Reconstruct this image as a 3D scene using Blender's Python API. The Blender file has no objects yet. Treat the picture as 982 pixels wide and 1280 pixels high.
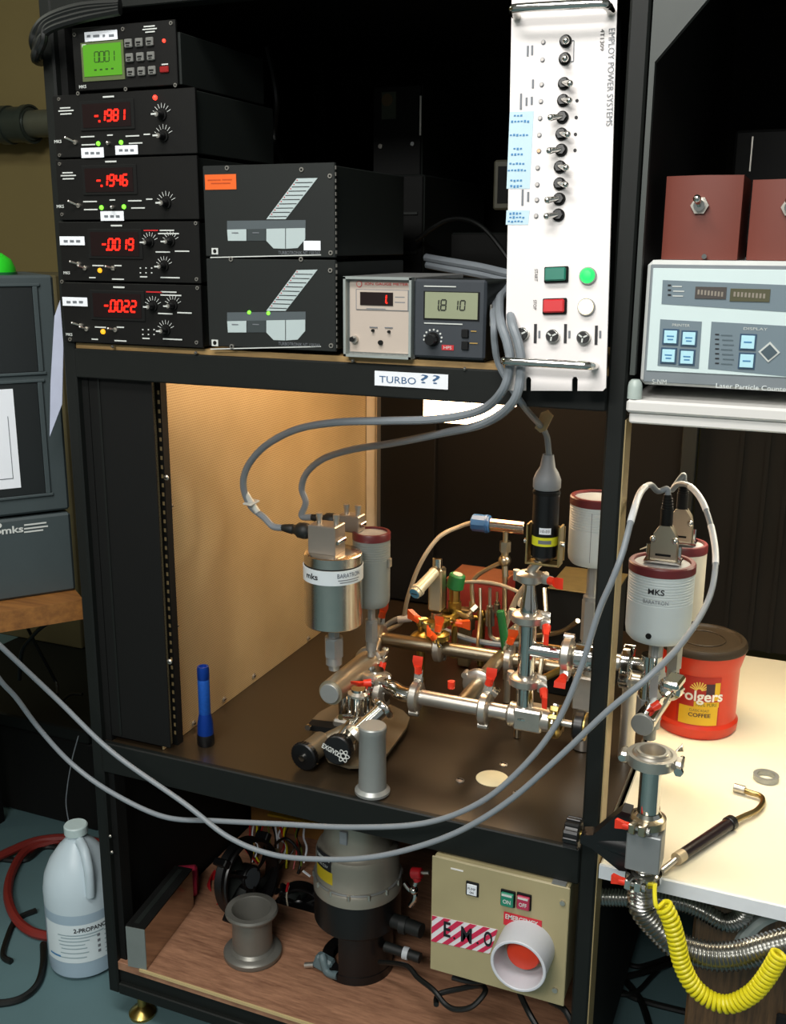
import bpy, bmesh, math, random
from mathutils import Vector, Matrix
random.seed(4)
V = Vector
S = bpy.context.scene
COL = S.collection
PI = math.pi

# ------------------------------------------------------------------ camera model (982 x 1280)
F = 1297.0
PPX, PPY = 480.0, 640.0
CAM = V((1.09, -1.3, 1.39))
_X = V((0.92117377, 0.1014319, -0.37569995)).normalized()
_Y = V((0.38912398, -0.22860672, 0.89236847)).normalized()
_Z = V((0.0046271, -0.96822029, -0.2500561)).normalized()
def ray(px, py):
    c = V((px - PPX, py - PPY, F))
    return V((_X.dot(c), _Y.dot(c), _Z.dot(c)))
def P(px, py, y=0.0):
    r = ray(px, py); return CAM + r * ((y - CAM.y) / r.y)
def Q(px, py, z):
    r = ray(px, py); return CAM + r * ((z - CAM.z) / r.z)
def PX(px, py, x):
    r = ray(px, py); return CAM + r * ((x - CAM.x) / r.x)
def proj(p):
    d = V(p) - CAM
    c = _X * d.x + _Y * d.y + _Z * d.z
    return V((PPX + F * c.x / c.z, PPY + F * c.y / c.z)), c.z
def mpp(p):                       # metres per pixel at p
    return proj(p)[1] / F

cam_d = bpy.data.cameras.new('camera'); cam = bpy.data.objects.new('camera', cam_d); COL.objects.link(cam)
right = V((_X.x, _Y.x, _Z.x)); down = V((_X.y, _Y.y, _Z.y)); fwd = V((_X.z, _Y.z, _Z.z))
M = Matrix.Identity(4)
for i in range(3):
    M[i][0] = right[i]; M[i][1] = -down[i]; M[i][2] = -fwd[i]; M[i][3] = CAM[i]
cam.matrix_world = M
cam_d.sensor_fit = 'VERTICAL'; cam_d.sensor_height = 36; cam_d.lens = F / 1280 * 36
cam_d.shift_x = (491 - PPX) / 1280; cam_d.clip_start = .02; cam_d.clip_end = 50
S.camera = cam
vs = S.view_settings
vs.view_transform = 'Standard'; vs.look = 'None'; vs.exposure = 0; vs.gamma = 1; vs.use_curve_mapping = False

# ------------------------------------------------------------------ materials
def lin(h):
    h = h.lstrip('#'); o = []
    for i in (0, 2, 4):
        c = int(h[i:i+2], 16) / 255
        o.append(c / 12.92 if c <= .04045 else ((c + .055) / 1.055) ** 2.4)
    return (*o, 1)
MATS = {}
def mat(name, col, rough=.5, metal=0, emit=0, noise=.12, scale=30, bump=0, spec=.5, trans=0, coat=0, stretch=None, alpha=None):
    if name in MATS: return MATS[name]
    m = bpy.data.materials.new(name); m.use_nodes = True
    nt = m.node_tree; b = nt.nodes['Principled BSDF']
    c = lin(col)
    b.inputs['Roughness'].default_value = rough
    b.inputs['Metallic'].default_value = metal
    b.inputs['Specular IOR Level'].default_value = spec
    b.inputs['Transmission Weight'].default_value = trans
    b.inputs['Coat Weight'].default_value = coat
    if emit:
        b.inputs['Base Color'].default_value = (0, 0, 0, 1)
        b.inputs['Emission Color'].default_value = c
        b.inputs['Emission Strength'].default_value = emit
    else:
        tc = nt.nodes.new('ShaderNodeTexCoord'); mp = nt.nodes.new('ShaderNodeMapping')
        nz = nt.nodes.new('ShaderNodeTexNoise'); nz.inputs['Scale'].default_value = scale; nz.inputs['Detail'].default_value = 4
        if stretch: mp.inputs['Scale'].default_value = stretch
        nt.links.new(tc.outputs['Object'], mp.inputs[0]); nt.links.new(mp.outputs[0], nz.inputs['Vector'])
        mx = nt.nodes.new('ShaderNodeMix'); mx.data_type = 'RGBA'
        mx.inputs['A'].default_value = tuple(x * (1 - noise) for x in c[:3]) + (1,)
        mx.inputs['B'].default_value = tuple(min(1, x * (1 + noise)) for x in c[:3]) + (1,)
        nt.links.new(nz.outputs['Fac'], mx.inputs['Factor']); nt.links.new(mx.outputs['Result'], b.inputs['Base Color'])
        if bump:
            bp = nt.nodes.new('ShaderNodeBump'); bp.inputs['Strength'].default_value = bump; bp.inputs['Distance'].default_value = .002
            nt.links.new(nz.outputs['Fac'], bp.inputs['Height']); nt.links.new(bp.outputs[0], b.inputs['Normal'])
    MATS[name] = m
    return m
def wood(name, a, b_, scale=18, ring=6, stretch=(1, 1, 1), rough=.55):
    m = bpy.data.materials.new(name); m.use_nodes = True; nt = m.node_tree; b = nt.nodes['Principled BSDF']
    tc = nt.nodes.new('ShaderNodeTexCoord'); mp = nt.nodes.new('ShaderNodeMapping'); mp.inputs['Scale'].default_value = stretch
    nz = nt.nodes.new('ShaderNodeTexNoise'); nz.inputs['Scale'].default_value = scale; nz.inputs['Detail'].default_value = 8; nz.inputs['Roughness'].default_value = .65
    cr = nt.nodes.new('ShaderNodeValToRGB'); cr.color_ramp.elements[0].color = lin(a); cr.color_ramp.elements[1].color = lin(b_)
    cr.color_ramp.elements[0].position = .3; cr.color_ramp.elements[1].position = .7
    nt.links.new(tc.outputs['Object'], mp.inputs[0]); nt.links.new(mp.outputs[0], nz.inputs['Vector'])
    nt.links.new(nz.outputs['Fac'], cr.inputs[0]); nt.links.new(cr.outputs[0], b.inputs['Base Color'])
    b.inputs['Roughness'].default_value = rough
    return m
def perforated(name):
    m = bpy.data.materials.new(name); m.use_nodes = True; nt = m.node_tree; b = nt.nodes['Principled BSDF']
    N = nt.nodes.new; L = nt.links.new
    tc = N('ShaderNodeTexCoord'); sp = N('ShaderNodeSeparateXYZ'); L(tc.outputs['Object'], sp.inputs[0])
    def mth(op, a, b2=None):
        n = N('ShaderNodeMath'); n.operation = op
        for i, v in enumerate((a, b2)):
            if v is None: continue
            if hasattr(v, 'links'): L(v, n.inputs[i])
            else: n.inputs[i].default_value = v
        return n.outputs[0]
    per = 1 / .0042
    u = mth('MULTIPLY', sp.outputs['Y'], per); v = mth('MULTIPLY', sp.outputs['Z'], per * 1.0)
    row = mth('MULTIPLY', mth('MODULO', mth('FLOOR', v), 2), .5)
    fu = mth('SUBTRACT', mth('FRACT', mth('ADD', u, row)), .5); fv = mth('SUBTRACT', mth('FRACT', v), .5)
    d = mth('ADD', mth('MULTIPLY', fu, fu), mth('MULTIPLY', fv, fv))
    hole = mth('LESS_THAN', d, .085)
    nz = N('ShaderNodeTexNoise'); nz.inputs['Scale'].default_value = 9; nz.inputs['Detail'].default_value = 5
    L(tc.outputs['Object'], nz.inputs['Vector'])
    cr = N('ShaderNodeValToRGB'); cr.color_ramp.elements[0].color = lin('#ab9770'); cr.color_ramp.elements[1].color = lin('#ccb78e')
    L(nz.outputs['Fac'], cr.inputs[0])
    mx = N('ShaderNodeMix'); mx.data_type = 'RGBA'; L(hole, mx.inputs['Factor']); L(cr.outputs[0], mx.inputs['A']); mx.inputs['B'].default_value = lin('#95825e')
    L(mx.outputs['Result'], b.inputs['Base Color'])
    b.inputs['Metallic'].default_value = .35; b.inputs['Roughness'].default_value = .5
    return m
BLK = mat('black powder coat', '#121513', .55, noise=.15, scale=60, bump=.05, spec=.3)
BLKM = mat('matt black panel', '#0b0c0b', .7, noise=.1, spec=.25)
BACK = mat('black brown back board', '#060504', .7, noise=.1, spec=.2)
DARK = mat('dark void black', '#060606', .9)
GUN = mat('dark grey case', '#1d211f', .5, spec=.35)
PANEL = mat('black instrument face', '#0d0d0c', .5, noise=.08, spec=.3)
GUNP = mat('charcoal front panel', '#1d201f', .5, noise=.06, spec=.35)
WHITE = mat('white paint', '#e9e6e2', .45, noise=.02)
LAB = mat('white label paper', '#e8ecf2', .7, noise=.03)
INK = mat('white silkscreen ink', '#c8ccc8', .6, noise=0)
INKB = mat('black ink', '#15151a', .6, noise=0)
INKR = mat('red ink', '#c01c22', .6, noise=0)
INKG = mat('grey ink', '#6d7278', .6, noise=0)
INKBL = mat('blue ink', '#3f7fb0', .6, noise=0)
STEEL = mat('brushed stainless', '#c6c1b7', .3, .88, noise=.1, scale=80)
CHROME = mat('polished chrome', '#d4d2cc', .1, 1, noise=.04)
DULL = mat('dull cast steel', '#9a9d9c', .42, .6, noise=.12)
SILV = mat('satin aluminium', '#a9aaa8', .4, .6, noise=.1)
BRASS = mat('pale brass', '#b09a58', .3, 1, noise=.1)
TANM = mat('tan toned metal', '#a8946a', .5, .3, noise=.1)
REDP = mat('red plastic', '#d8341c', .35, noise=.05)
REDP_LAMP = mat('red plastic in warm lamp light', '#e8561c', .35, noise=.06)  # the red plastic again, with the lamp's warm light put into its colour
REDK = mat('dark red plastic', '#a81820', .4)
GREYC = mat('grey cable sheath', '#7d848a', .45, noise=.06)
GREYT = mat('beige cable sheath', '#a99d86', .45, noise=.06)
BLKC = mat('black cable sheath', '#0c0e0d', .45)
RUB = mat('black rubber', '#141716', .55)
BARA = mat('pale grey enamel', '#b9c3c4', .4, noise=.03)
MAR = mat('maroon plastic ring', '#5e1f22', .4)
GREEN = mat('green plastic', '#1d6a35', .4)
BLUEP = mat('blue plastic', '#2f5f94', .4)
LEDR = mat('red led glow', '#ff2010', emit=2.6)
LEDR2 = mat('red lamp glow', '#ff3a2a', emit=3)
LEDG = mat('green led glow', '#7dff3a', emit=2.2)
LEDA = mat('amber led glow', '#ffb020', emit=1.6)
REDWIN = mat('dark red window', '#150303', .35, noise=.05)
LCDG = mat('green lcd backlight', '#62b81e', emit=.85)
LCD = mat('grey green lcd', '#8f957a', .35, noise=.04)
YEL = mat('yellow plastic', '#d8cc1c', .4, noise=.06)
KNOB = mat('black knob', '#0b0b0c', .35)

# ------------------------------------------------------------------ mesh builder
ROOT = {}
_tc = {}
BOLD = {'MKS', 'Folgers', 'mks', 'E', 'M', 'O', 'COFFEE', 'ON', 'OFF', 'EXGIVD', '2-PROPANOL', 'EMERGENCY', 'TURBOVAC'}
def text_geo(s):
    if s in _tc: return _tc[s]
    cu = bpy.data.curves.new('t', 'FONT'); cu.body = s; cu.size = 1; cu.align_x = 'CENTER'; cu.align_y = 'CENTER'; cu.resolution_u = 3; cu.offset = .022 if s in BOLD else 0
    ob = bpy.data.objects.new('t', cu)
    me = bpy.data.meshes.new_from_object(ob)
    vs_ = [v.co.copy() for v in me.vertices]; fs = [tuple(p.vertices) for p in me.polygons]
    bpy.data.objects.remove(ob); bpy.data.meshes.remove(me); bpy.data.curves.remove(cu)
    if vs_:
        xs = [v.x for v in vs_]; ys = [v.y for v in vs_]
        cx, cy, w, h = (min(xs)+max(xs))/2, (min(ys)+max(ys))/2, max(xs)-min(xs), max(ys)-min(ys)
        vs_ = [(v.x - cx, v.y - cy) for v in vs_]
    else: w = h = 1
    _tc[s] = (vs_, fs, w, h); return _tc[s]
def basis(ax, up=None):
    z = V(ax).normalized()
    u = V(up) if up is not None else (V((0, 0, 1)) if abs(z.z) < .9 else V((0, 1, 0)))
    x = u.cross(z)
    if x.length < 1e-6: x = V((1, 0, 0)).cross(z)
    x.normalize(); y = z.cross(x)
    return x, y, z
def spline(pts, k=8, closed=False):
    pts = [V(p) for p in pts]; n = len(pts)
    if n < 3: return pts
    out = []
    rng = n if closed else n - 1
    for i in range(rng):
        if closed: a, b, c, d = pts[(i-1) % n], pts[i], pts[(i+1) % n], pts[(i+2) % n]
        else: a, b, c, d = pts[max(i-1, 0)], pts[i], pts[i+1], pts[min(i+2, n-1)]
        for j in range(k):
            t = j / k
            out.append(.5 * ((2*b) + (c-a)*t + (2*a-5*b+4*c-d)*t*t + (3*b-a-3*c+d)*t**3))
    if not closed: out.append(pts[-1])
    return out
class MB:
    def __init__(s): s.v = []; s.f = []; s.m = []; s.mats = []; s.flat = []
    def mi(s, m):
        if m not in s.mats: s.mats.append(m)
        return s.mats.index(m)
    def add(s, verts, faces, m):
        o = len(s.v); s.v += [V(v) for v in verts]; i = s.mi(m)
        for f in faces: s.f.append(tuple(a + o for a in f)); s.m.append(i)
        return s
    def box(s, c, size, m, R=None, bev=0):
        c = V(c); h = V(size) / 2
        b = min(bev, min(h) * .9) if bev else 0
        x, y, z = R if R else (V((1,0,0)), V((0,1,0)), V((0,0,1)))
        if not b:
            co = [c + x*(sx*h.x) + y*(sy*h.y) + z*(sz*h.z) for sx in (-1,1) for sy in (-1,1) for sz in (-1,1)]
            return s.add(co, [(0,1,3,2),(4,6,7,5),(0,4,5,1),(2,3,7,6),(0,2,6,4),(1,5,7,3)], m)
        co = []; idx = {}
        for sx in (-1,1):
            for sy in (-1,1):
                for sz in (-1,1):
                    for a in range(3):
                        d = [h.x-b, h.y-b, h.z-b]; d[a] += b
                        idx[(sx,sy,sz,a)] = len(co)
                        co.append(c + x*(sx*d[0]) + y*(sy*d[1]) + z*(sz*d[2]))
        fs = []
        def q(ids, outw):
            n = (co[ids[1]]-co[ids[0]]).cross(co[ids[2]]-co[ids[0]])
            fs.append(tuple(ids) if n.dot(outw) > 0 else tuple(reversed(ids)))
        ax = (x, y, z)
        for a in range(3):
            o = [i for i in range(3) if i != a]
            for sg in (-1,1):
                ids = []
                for p_, q_ in ((-1,-1),(1,-1),(1,1),(-1,1)):
                    k = [0,0,0]; k[a] = sg; k[o[0]] = p_; k[o[1]] = q_; ids.append(idx[(*k, a)])
                q(ids, ax[a]*sg)
        for a in range(3):
            o = [i for i in range(3) if i != a]
            for p_ in (-1,1):
                for q_ in (-1,1):
                    k0 = [0,0,0]; k0[a] = -1; k0[o[0]] = p_; k0[o[1]] = q_; k1 = list(k0); k1[a] = 1
                    q([idx[(*k0,o[0])], idx[(*k1,o[0])], idx[(*k1,o[1])], idx[(*k0,o[1])]], ax[o[0]]*p_ + ax[o[1]]*q_)
        for sx in (-1,1):
            for sy in (-1,1):
                for sz in (-1,1):
                    q([idx[(sx,sy,sz,a)] for a in range(3)], x*sx + y*sy + z*sz)
        return s.add(co, fs, m)
    def bx(s, x0, x1, y0, y1, z0, z1, m, bev=0):
        return s.box(((x0+x1)/2, (y0+y1)/2, (z0+z1)/2), (x1-x0, y1-y0, z1-z0), m, None, bev)
    def lathe(s, o, ax, prof, m, n=32, up=None, a0=0, close=True):
        o = V(o); x, y, z = basis(ax, up); co = []; fs = []; rows = []
        for r, h in prof:
            if r < 1e-6:
                rows.append([len(co)]); co.append(o + z*h)
            else:
                rows.append(list(range(len(co), len(co)+n)))
                co += [o + z*h + x*(r*math.cos(a0+2*PI*k/n)) + y*(r*math.sin(a0+2*PI*k/n)) for k in range(n)]
        for a, b in zip(rows, rows[1:]):
            for k in range(n):
                k2 = (k+1) % n
                if len(a) == 1 and len(b) == 1: continue
                if len(a) == 1: fs.append((a[0], b[k2], b[k]))
                elif len(b) == 1: fs.append((a[k], a[k2], b[0]))
                else: fs.append((a[k], a[k2], b[k2], b[k]))
        return s.add(co, fs, m)
    def cyl(s, a, b, r, m, r2=None, n=24, bev=0, up=None, a0=0):
        a = V(a); b = V(b); L = (b-a).length; r2 = r if r2 is None else r2
        if bev: pr = [(0,0),(r-bev,0),(r,bev),(r2,L-bev),(r2-bev,L),(0,L)]
        else: pr = [(0,0),(r,0),(r2,L),(0,L)]
        return s.lathe(a, b-a, pr, m, n, up, a0)
    def ring(s, o, ax, ri, ro, w, m, n=32):
        return s.lathe(o, ax, [(ri,-w/2),(ro,-w/2),(ro,w/2),(ri,w/2),(ri,-w/2)], m, n)
    def torus(s, o, ax, R, r, m, n=36, k=10):
        x, y, z = basis(ax)
        return s.tube([V(o) + x*(R*math.cos(2*PI*i/n)) + y*(R*math.sin(2*PI*i/n)) for i in range(n)], r, m, k, closed=True)
    def tube(s, pts, r, m, n=10, closed=False):
        pts = [V(p) for p in pts]; N = len(pts); co = []; fs = []
        rr = r if isinstance(r, (list, tuple)) else [r]*N
        nx = None
        for i, p in enumerate(pts):
            if closed: t = pts[(i+1) % N] - pts[i-1]
            else: t = pts[min(i+1, N-1)] - pts[max(i-1, 0)]
            t.normalize()
            if nx is None: nx = basis(t)[0]
            nx = (nx - t*nx.dot(t))
            if nx.length < 1e-6: nx = basis(t)[0]
            nx.normalize(); ny = t.cross(nx)
            co += [p + nx*(rr[i]*math.cos(2*PI*k/n)) + ny*(rr[i]*math.sin(2*PI*k/n)) for k in range(n)]
        for i in range(N if closed else N-1):
            j = (i+1) % N
            for k in range(n):
                k2 = (k+1) % n; fs.append((i*n+k, i*n+k2, j*n+k2, j*n+k))
        if not closed:
            fs.append(tuple(reversed(range(n)))); fs.append(tuple((N-1)*n+k for k in range(n)))
        return s.add(co, fs, m)
    def prism(s, poly, vec, m):
        poly = [V(p) for p in poly]; n = len(poly); vec = V(vec)
        nn = V((0,0,0))
        for i in range(n): nn += (poly[i]-poly[0]).cross(poly[(i+1) % n]-poly[0])
        if nn.dot(vec) > 0: poly = poly[::-1]
        co = poly + [p + vec for p in poly]
        fs = [tuple(range(n)), tuple(reversed(range(n, 2*n)))] + [(i, i+n, (i+1) % n + n, (i+1) % n) for i in range(n)]
        return s.add(co, fs, m)
    def ball(s, c, r, m, n=16, sc=(1,1,1)):
        co = []; fs = []; k = n//2
        for i in range(k+1):
            for j in range(n):
                t = PI*i/k; p = 2*PI*j/n
                co.append(V(c) + V((r*sc[0]*math.sin(t)*math.cos(p), r*sc[1]*math.sin(t)*math.sin(p), r*sc[2]*math.cos(t))))
        for i in range(k):
            for j in range(n):
                fs.append((i*n+j, (i+1)*n+j, (i+1)*n+(j+1) % n, i*n+(j+1) % n))
        return s.add(co, fs, m)
    def text(s, o, R, U, st, h, m, width=None):
        vs_, fs, w, hh = text_geo(st)
        k = h/hh; kx = width/w if width else k
        return s.add([V(o) + R*(a*kx) + U*(b*k) for a, b in vs_], fs, m)
    def text_cyl(s, c, z, r, a0, st, h, m, width=None):
        vs_, fs, w, hh = text_geo(st); k = h/hh; kx = width/w if width else k
        return s.add([(c[0] + r*math.cos(a0 + a*kx/r), c[1] + r*math.sin(a0 + a*kx/r), z + b*k) for a, b in vs_], fs, m)
    def patch_cyl(s, c, r, a0, a1, z0, z1, m, n=16, r2=None):
        r2 = r if r2 is None else r2
        co = []
        for i in range(n+1):
            a = a0 + (a1-a0)*i/n
            co += [(c[0]+r*math.cos(a), c[1]+r*math.sin(a), z0), (c[0]+r2*math.cos(a), c[1]+r2*math.sin(a), z1)]
        return s.add(co, [(2*i, 2*i+2, 2*i+3, 2*i+1) for i in range(n)], m)
    def build(s, name, parent=None, sharp=35, **props):
        me = bpy.data.meshes.new(name)
        off = ROOT.get(parent.name, V((0,0,0))) if parent is not None else V((0,0,0))
        me.from_pydata([v - off for v in s.v], [], s.f)
        for m in s.mats: me.materials.append(m)
        me.polygons.foreach_set('material_index', s.m)
        me.polygons.foreach_set('use_smooth', [True]*len(s.f))
        me.update()
        bm = bmesh.new(); bm.from_mesh(me)
        bm.to_mesh(me); bm.free()
        me.set_sharp_from_angle(angle=math.radians(sharp))
        o = bpy.data.objects.new(name, me); COL.objects.link(o)
        if parent is not None: o.parent = parent; ROOT[o.name] = off
        for k, v in props.items(): o[k] = v
        return o
def thing(name, label, cat, loc=(0,0,0), group=None):
    o = bpy.data.objects.new(name, None); COL.objects.link(o); o.location = loc; o.empty_display_size = .02
    ROOT[o.name] = V(loc); o['label'] = label; o['category'] = cat
    if group: o['group'] = group
    return o
def solo(mb, name, label, cat, group=None, **k):
    o = mb.build(name, None, label=label, category=cat, **k)
    if group: o['group'] = group
    return o
class Face:
    """a flat face: u along R, v along U, outward N; pixels are mapped on to it"""
    def __init__(s, O, R=(1,0,0), U=(0,0,1)):
        s.O = V(O); s.R = V(R).normalized(); s.U = V(U).normalized(); s.N = s.R.cross(s.U)
    def pt(s, px, py, d=0):
        r = ray(px, py); t = (s.O - CAM).dot(s.N)/r.dot(s.N)
        return CAM + r*t + s.N*d
    def sc(s, p):
        a = proj(p)[0]; return (proj(p + s.R*.01)[0]-a).length*100, (proj(p + s.U*.01)[0]-a).length*100
    def box(s, mb, cx, cy, w, h, d, m, bev=0, base=0):
        p = s.pt(cx, cy); sx, sy = s.sc(p)
        mb.box(p + s.N*(base + d/2), (w/sx, h/sy, d), m, (s.R, s.U, s.N), bev); return s
    def disc(s, mb, cx, cy, r, d, m, n=20, base=0, r2=None, bev=0):
        p = s.pt(cx, cy); k = s.sc(p)[1]
        mb.cyl(p + s.N*base, p + s.N*(base+d), r/k, m, None if r2 is None else r2/k, n, bev); return s
    def text(s, mb, cx, cy, st, h, m, w=None, rot=0, base=.0012):
        p = s.pt(cx, cy); sx, sy = s.sc(p); R, U = s.R, s.U
        if rot == 90: R, U, sx, sy = s.U*-1, s.R, sy, sx
        mb.text(p + s.N*base, R, U, st, h/sy, m, w/sx if w else None); return s
    def poly(s, mb, pts, d, m, base=0):
        mb.prism([s.pt(*p) + s.N*base for p in pts], s.N*d, m); return s
SEG = {'0':'abcdef','1':'bc','2':'abged','3':'abgcd','4':'fgbc','5':'afgcd','6':'afgedc','7':'abc','8':'abcdefg','9':'abcdfg','-':'g',' ':''}
def seven(face, mb, cx, cy, st, hpx, m, pitch=None, base=.0015, slant=.12, t=.13):
    """seven-segment digits centred at a pixel of the face; '.' sits after the digit before it"""
    p = face.pt(cx, cy); k = 1/face.sc(p)[1]; H = hpx*k; W = H*.52; pitch = (pitch*k if pitch else H*.72); T = H*t
    cells = []
    for ch in st:
        if ch == '.' : cells.append('.')
        else: cells.append(ch)
    n = sum(1 for c in cells if c != '.'); i = 0
    for c in cells:
        if c == '.':
            q = p + face.R*((i - n/2 - .08)*pitch) + face.U*(-H/2); 
            mb.box(q + face.N*base, (T*1.2, T*1.2, .0006), m, (face.R, face.U, face.N)); continue
        o = p + face.R*((i + .5 - n/2)*pitch); i += 1
        g = {'a':(0,H/2,1),'d':(0,-H/2,1),'g':(0,0,1),'f':(-W/2,H/4,0),'b':(W/2,H/4,0),'e':(-W/2,-H/4,0),'c':(W/2,-H/4,0)}
        for sname in SEG[c]:
            x, y, hor = g[sname]
            q = o + face.R*(x + y*slant) + face.U*y + face.N*base
            U2 = (face.U + face.R*slant).normalized()
            mb.box(q, (W*.86 if hor else T, T if hor else H/2*.86, .0006), m, (face.R, U2, face.N))
def cable(name, pts, r, m, label=None, cat='cable', parent=None, n=8, k=8, group=None, extra=None):
    mb = MB(); mb.tube(spline(pts, k), r, m, n)
    if extra: extra(mb)
    if parent is not None: return mb.build(name, parent)
    return solo(mb, name, label, cat, group)

# ------------------------------------------------------------------ setting
def struct(mb, name): return mb.build(name, None, kind='structure')
FLOOR = mat('painted teal concrete floor', '#587478', .55, noise=.18, scale=5, bump=.04)
WALL = mat('beige painted wall', '#77693f', .8, noise=.08, scale=4)
struct(MB().bx(-2.6, 3.2, -3.2, 1.62, -.05, 0, FLOOR), 'floor')
struct(MB().bx(-2.6, 3.2, 1.62, 1.7, 0, 2.8, WALL), 'wall_back')
struct(MB().bx(-2.68, -2.6, -3.2, 1.62, 0, 2.8, WALL), 'wall_left')
struct(MB().bx(-2.6, 3.2, -3.2, 1.62, 2.8, 2.86, mat('white ceiling', '#b9b9b0', .9)), 'ceiling')

# ------------------------------------------------------------------ main equipment rack
rack = thing('equipment_rack', 'tall black steel test rack with open middle compartment and perforated left liner', 'rack')
def bxp(name, *a, m=BLK, bev=.0015, parent=rack):
    return MB().bx(*a, m, bev).build(name, parent)
mb = MB(); mb.bx(0, .022, 0, .04, .063, 1.78, BLK, .003); mb.bx(.022, .034, .013, .04, .12, 1.70, BLKM); mb.bx(.0, .003, .04, .06, .063, 1.78, BLK)
mb.build('post', rack)
mb = MB(); mb.bx(.844, .868, 0, .045, .063, 1.78, BLK, .003); mb.build('post', rack)
mb = MB(); mb.bx(.8682, .8697, .003, .044, .13, 1.178, TANM); mb.build('side_strip', rack)  # thin tan sheet laid over the lower side of the black post
bxp('post', 0, .03, .87, .9, .063, 1.78); bxp('post', .838, .868, .87, .9, .063, 1.78)
bxp('top_beam', .022, .844, 0, .03, 1.705, 1.775)
bxp('top_panel', .0, .868, .03, .9, 1.76, 1.775, m=BLKM)
bxp('side_panel', .0005, .005, .04, .87, .07, 1.76, m=BLKM)
bxp('side_panel', .862, .867, .045, .87, 1.19, 1.76, m=BLKM); bxp('side_panel', .862, .867, .045, .87, .07, .50, m=BLKM)  # lower one is an added black sheet standing for the dark open side
mb = MB(); mb.bx(.005, .862, .893, .899, .07, 1.76, BACK); mb.bx(.03, .30, .872, .893, .57, 1.185, BACK, .002); mb.build('back_panel', rack)
bxp('shelf_beam', .022, .844, 0, .022, 1.187, 1.232, bev=.002)
SHW = wood('tan shelf board', '#8a6e45', '#b5945f', 14, stretch=(1, 6, 6))
mb = MB(); mb.bx(.006, .861, .006, .892, 1.205, 1.2400, SHW); mb.build('instrument_shelf', rack)
TOP = mat('black worktop browned by lamp', '#2b2217', .33, noise=.2, scale=12)  # black laminate; the lamp's warm reflection is put into the brown
mb = MB(); mb.bx(.006, .867, .010, .892, .545, .565, TOP, .001); mb.build('worktop', rack)
mb = MB(); mb.bx(.022, .844, -.001, .0105, .511, .567, BLK, .002); mb.bx(.022, .844, .0105, .03, .511, .545, BLK); mb.build('worktop_beam', rack)
PLY = wood('reddish plywood', '#7a5540', '#ab7f62', 10, stretch=(2, 14, 2))
mb = MB(); mb.bx(.012, .86, .004, .885, .112, .129, PLY, .001); mb.bx(.07, .844, .001, .0045, .1245, .1295, mat('pale plywood edge', '#c2ad7c', .6)); mb.build('bottom_shelf', rack)
mb = MB(); mb.bx(.022, .844, 0, .035, .063, .086, BLK, .002); mb.bx(.022, .844, .008, .035, .086, .111, BLK); mb.build('bottom_rail', rack)
# blanking plate, rack rail and perforated liner
mb = MB(); mb.bx(.034, .152, .014, .018, .575, 1.19, BLKM, .0008); mb.bx(.052, .056, .0125, .014, .58, 1.187, BLK); mb.build('blanking_plate', rack)
mb = MB(); mb.bx(.1365, .147, .044, .060, .565, 1.186, BLKM); 
for i in range(40): mb.bx(.141, .1445, .0432, .0442, .585+i*.0148, .591+i*.0148, TANM)
mb.build('rack_rail', rack)
mb = MB(); mb.bx(.1325, .135, .02, .885, .566, 1.2, perforated('perforated tan steel')); mb.build('perforated_liner', rack)
mb = MB(); mb.bx(.137, .160, .855, .872, .566, 1.2, mat('bright rail metal', '#cdc8ba', .35, .3)); mb.bx(.163, .166, .85, .872, .566, 1.2, STEEL); mb.build('rear_rail', rack)
def screw(p, ax, r=.0045, m=STEEL):
    b = MB(); a = V(ax)
    b.lathe(p, a, [(0, .003), (r*.6, .0028), (r, .0012), (r, 0)], m, 12)
    x, y, z = basis(a); b.box(V(p)+z*.0031, (r*1.3, r*.3, .0008), BLKM, (x, y, z)); return b.build('screw', rack)
for px, py in ((122,817),(212,827)): screw(P(px, py, .0135), (0,-1,0))
for px, py in ((208,597),): screw(P(px, py, .043), (0,-1,0))
for px, py in ((213,633),(220,783),(242,904),(317,845),(280,874),(385,798)): screw(PX(px, py, .1355), (1,0,0), .0055)
for px, py in ((575,976),(629,956),(646,992)): screw(Q(px, py, .5655), (0,0,1), .007)
for px, py in ((138,1045),(140,1065),(736,836)): screw(P(px, py, -.0005), (0,-1,0), .003)
for px, py in ((141,433),(245,441),(441,451),(581,461)): screw(P(px, py, -.0005), (0,-1,0), .0025)
c = Q(615, 973, .5655)
MB().lathe(c, (0,0,1), [(0,.0012),(.024,.0012),(.026,.0004),(.026,-.0005)], mat('cream plastic cap', '#d8cda6', .5), 32).build('hole_cap', rack, label='round cream cap over a hole')
f0 = Face((0, -.0012, 0))
mb = MB(); f0.box(mb, 513.5, 475, 92, 18.5, .0008, LAB); lab = mb.build('paper_label', rack, label='white label with handwritten TURBO ??')
mb = MB(); f0.text(mb, 497, 475, 'TURBO', 8.5, mat('blue pen ink', '#3b5f86', .6), 46); f0.text(mb, 538, 474, '??', 11, MATS['blue pen ink'], 24); mb.build('lettering', lab)
for x in (.045, .815):
    mb = MB(); mb.lathe((x, .035, 0), (0,0,1), [(0,0),(.024,0),(.025,.006),(.018,.014),(.008,.02),(.008,.063),(0,.063)], BRASS, 24)
    mb.build('levelling_foot', rack)
for x in (.045, .815): MB().lathe((x, .85, 0), (0,0,1), [(0,0),(.024,0),(.025,.006),(.018,.014),(.008,.02),(.008,.063),(0,.063)], BRASS, 20).build('levelling_foot', rack)

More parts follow.
